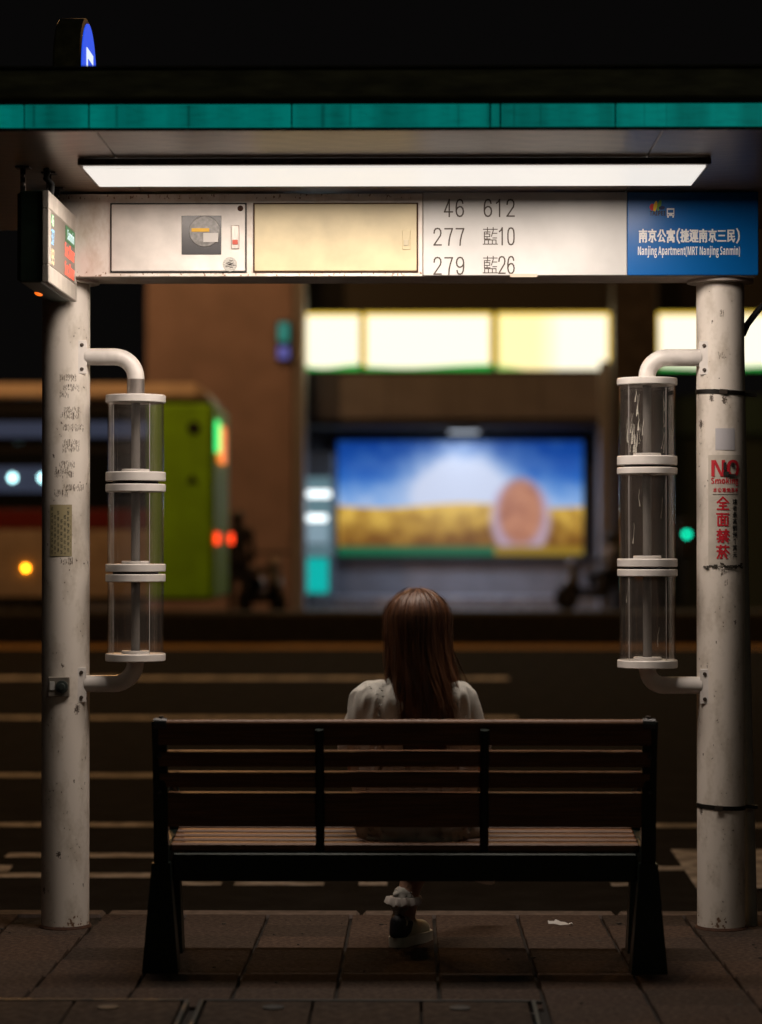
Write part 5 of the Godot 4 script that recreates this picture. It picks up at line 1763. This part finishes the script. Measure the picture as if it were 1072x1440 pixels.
func scooter(label: String, at: Vector3, turn: float, amber: bool) -> void:
	var t := thing("motor_scooter", label, "scooter", at, "scooters across the street")
	t.rotation.y = turn
	var paint := mat(Color(0.03, 0.03, 0.035), 0.3)
	var b: B
	for x in [-0.62, 0.58]:
		b = B.new()
		b.lathe([Vector2(0.12, -0.04), Vector2(0.2, -0.05), Vector2(0.235, -0.025), Vector2(0.235, 0.025), Vector2(0.2, 0.05), Vector2(0.12, 0.04)], 20, Transform3D(Basis(Vector3.RIGHT, PI / 2), V(x, 0.235, 0)))
		var w := part(t, "wheel", b, M.tyre)
		b = B.new()
		b.lathe([Vector2(0, -0.03), Vector2(0.125, -0.03), Vector2(0.125, 0.03), Vector2(0, 0.03)], 14, Transform3D(Basis(Vector3.RIGHT, PI / 2), V(x, 0.235, 0)))
		part(w, "rim", b, M.dull_steel)
	b = B.new()
	body(b, [[V(-0.5, 0.5, 0), V(-0.45, 0.85, 0), 0.12, 0.08], [V(-0.4, 0.34, 0), V(0.15, 0.32, 0), 0.09, 0.1], [V(0.15, 0.5, 0), V(0.7, 0.62, 0), 0.14, 0.1], [V(-0.62, 0.5, 0), V(-0.52, 0.48, 0), 0.07, 0.09]], 0.03, 0.03)
	part(t, "bodywork", b, paint)
	b = B.new()
	b.box(V(0.3, 0.72, 0), V(0.75, 0.1, 0.28), 0.04)
	part(t, "saddle", b, M.black)
	b = B.new()
	b.sweep([V(-0.36, 1.0, 0.32), V(-0.44, 1.0, 0.1), V(-0.44, 1.0, -0.1), V(-0.36, 1.0, -0.32)], 0.018, 8)
	part(t, "handlebar", b, M.black)
	b = B.new()
	b.sweep([V(-0.62, 0.235, 0.07), V(-0.45, 0.95, 0.03)], 0.02, 8)
	part(t, "fork", b, M.dull_steel)
	b = B.new()
	b.ball(V(-0.56, 0.86, 0), V(0.05, 0.06, 0.07), 10)
	part(t, "headlight", b, M.steel)
	b = B.new()
	b.ball(V(0.8, 0.66, 0), V(0.04, 0.05, 0.08), 10)
	part(t, "tail_light", b, glow(Color(1.0, 0.2, 0.02), 4.0 if amber else 0.15))

func build_street_people() -> void:
	var g := 0.165
	var coat := mat(Color(0.012, 0.012, 0.014), 0.8)
	var t := thing("person", "dark dressed person standing behind the green bus tail", "person", V(-2.62, road_y(36.2), -36.2))
	var b := B.new()
	body(b, figure_bones(1.62, false), 0.025, 0.02)
	part(t, "body", b, coat)
	b = B.new()
	body(b, [[V(0, 1.52, 0.03), V(0, 1.54, 0.0), 0.1, 0.095]], 0.02, 0.02)
	part(t, "hair", b, M.black)
	scooter("dark scooter with glowing amber tail light beside the bus", V(-2.3, road_y(36.6), -36.6), PI / 2 + 0.5, true)
	scooter("dark scooter carrying the rider at the right of the poster", V(3.35, g - 0.01, -43.6), 0.35, false)
	var r := thing("person", "rider in pale top sitting on a scooter right of the poster", "person", V(3.55, g - 0.03, -43.6))
	r.rotation.y = 0.35
	b = B.new()
	body(b, figure_bones(1.5, true), 0.025, 0.02)
	part(r, "body", b, coat)
	b = B.new()
	body(b, [[V(0, 0.82, 0.05), V(0.05, 1.09, 0.0), 0.135, 0.145], [V(0.05, 1.12, -0.15), V(0.05, 1.12, 0.15), 0.065, 0.065]], 0.025, 0.02)
	part(r, "top", b, mat(Color(0.25, 0.23, 0.22), 0.8))
	b = B.new()
	body(b, [[V(0.03, 1.31, 0), V(0.03, 1.33, 0), 0.12, 0.12]], 0.02, 0.02)
	part(r, "helmet", b, M.black)

func build_litter() -> void:
	var t := thing("paper_scrap", "crumpled white scrap of paper on the slabs right of the shoe", "litter", V(0.558, pave(9.12), -9.12))
	var b := B.new()
	b.flat()
	var g := []
	for i in 7:
		for j in 4:
			g.append(V(-0.045 + 0.015 * i + rng.randf_range(-0.004, 0.004), 0.003 + rng.randf_range(0.0, 0.012) + (0.008 if i < 3 else 0.0), -0.025 + 0.016 * j + rng.randf_range(-0.004, 0.004)))
	for i in 6:
		for j in 3:
			var a: int = i * 4 + j
			b.quad(g[a], g[a + 4], g[a + 5], g[a + 1], Vector3.UP)
	part(t, "sheet", b, mat(Color(0.6, 0.58, 0.55), 0.8))
	b = B.new()
	for i in 150:
		var d := rng.randf_range(6.9, 9.38)
		var x := rng.randf_range(-1.6, 1.5)
		var r := rng.randf_range(0.002, 0.006) if i % 4 else rng.randf_range(0.008, 0.018)
		b.lathe([Vector2(0, -0.001), Vector2(r, -0.001), Vector2(r * 0.8, 0.0012 + r * 0.1), Vector2(0, 0.0015 + r * 0.12)], 7, Transform3D(Basis(Vector3.UP, rng.randf() * TAU) * Basis.from_scale(Vector3(1, 1, rng.randf_range(0.5, 1.2))), V(x, pave(d) + 0.001, -d)), true)
	var grit := part(self, "gum_spots", b, mat(Color(0.03, 0.025, 0.02), 0.9))
	grit.set_meta("kind", "stuff")
	tag(grit, "dark gum spots and grit trodden into the pavement slabs", "grit")
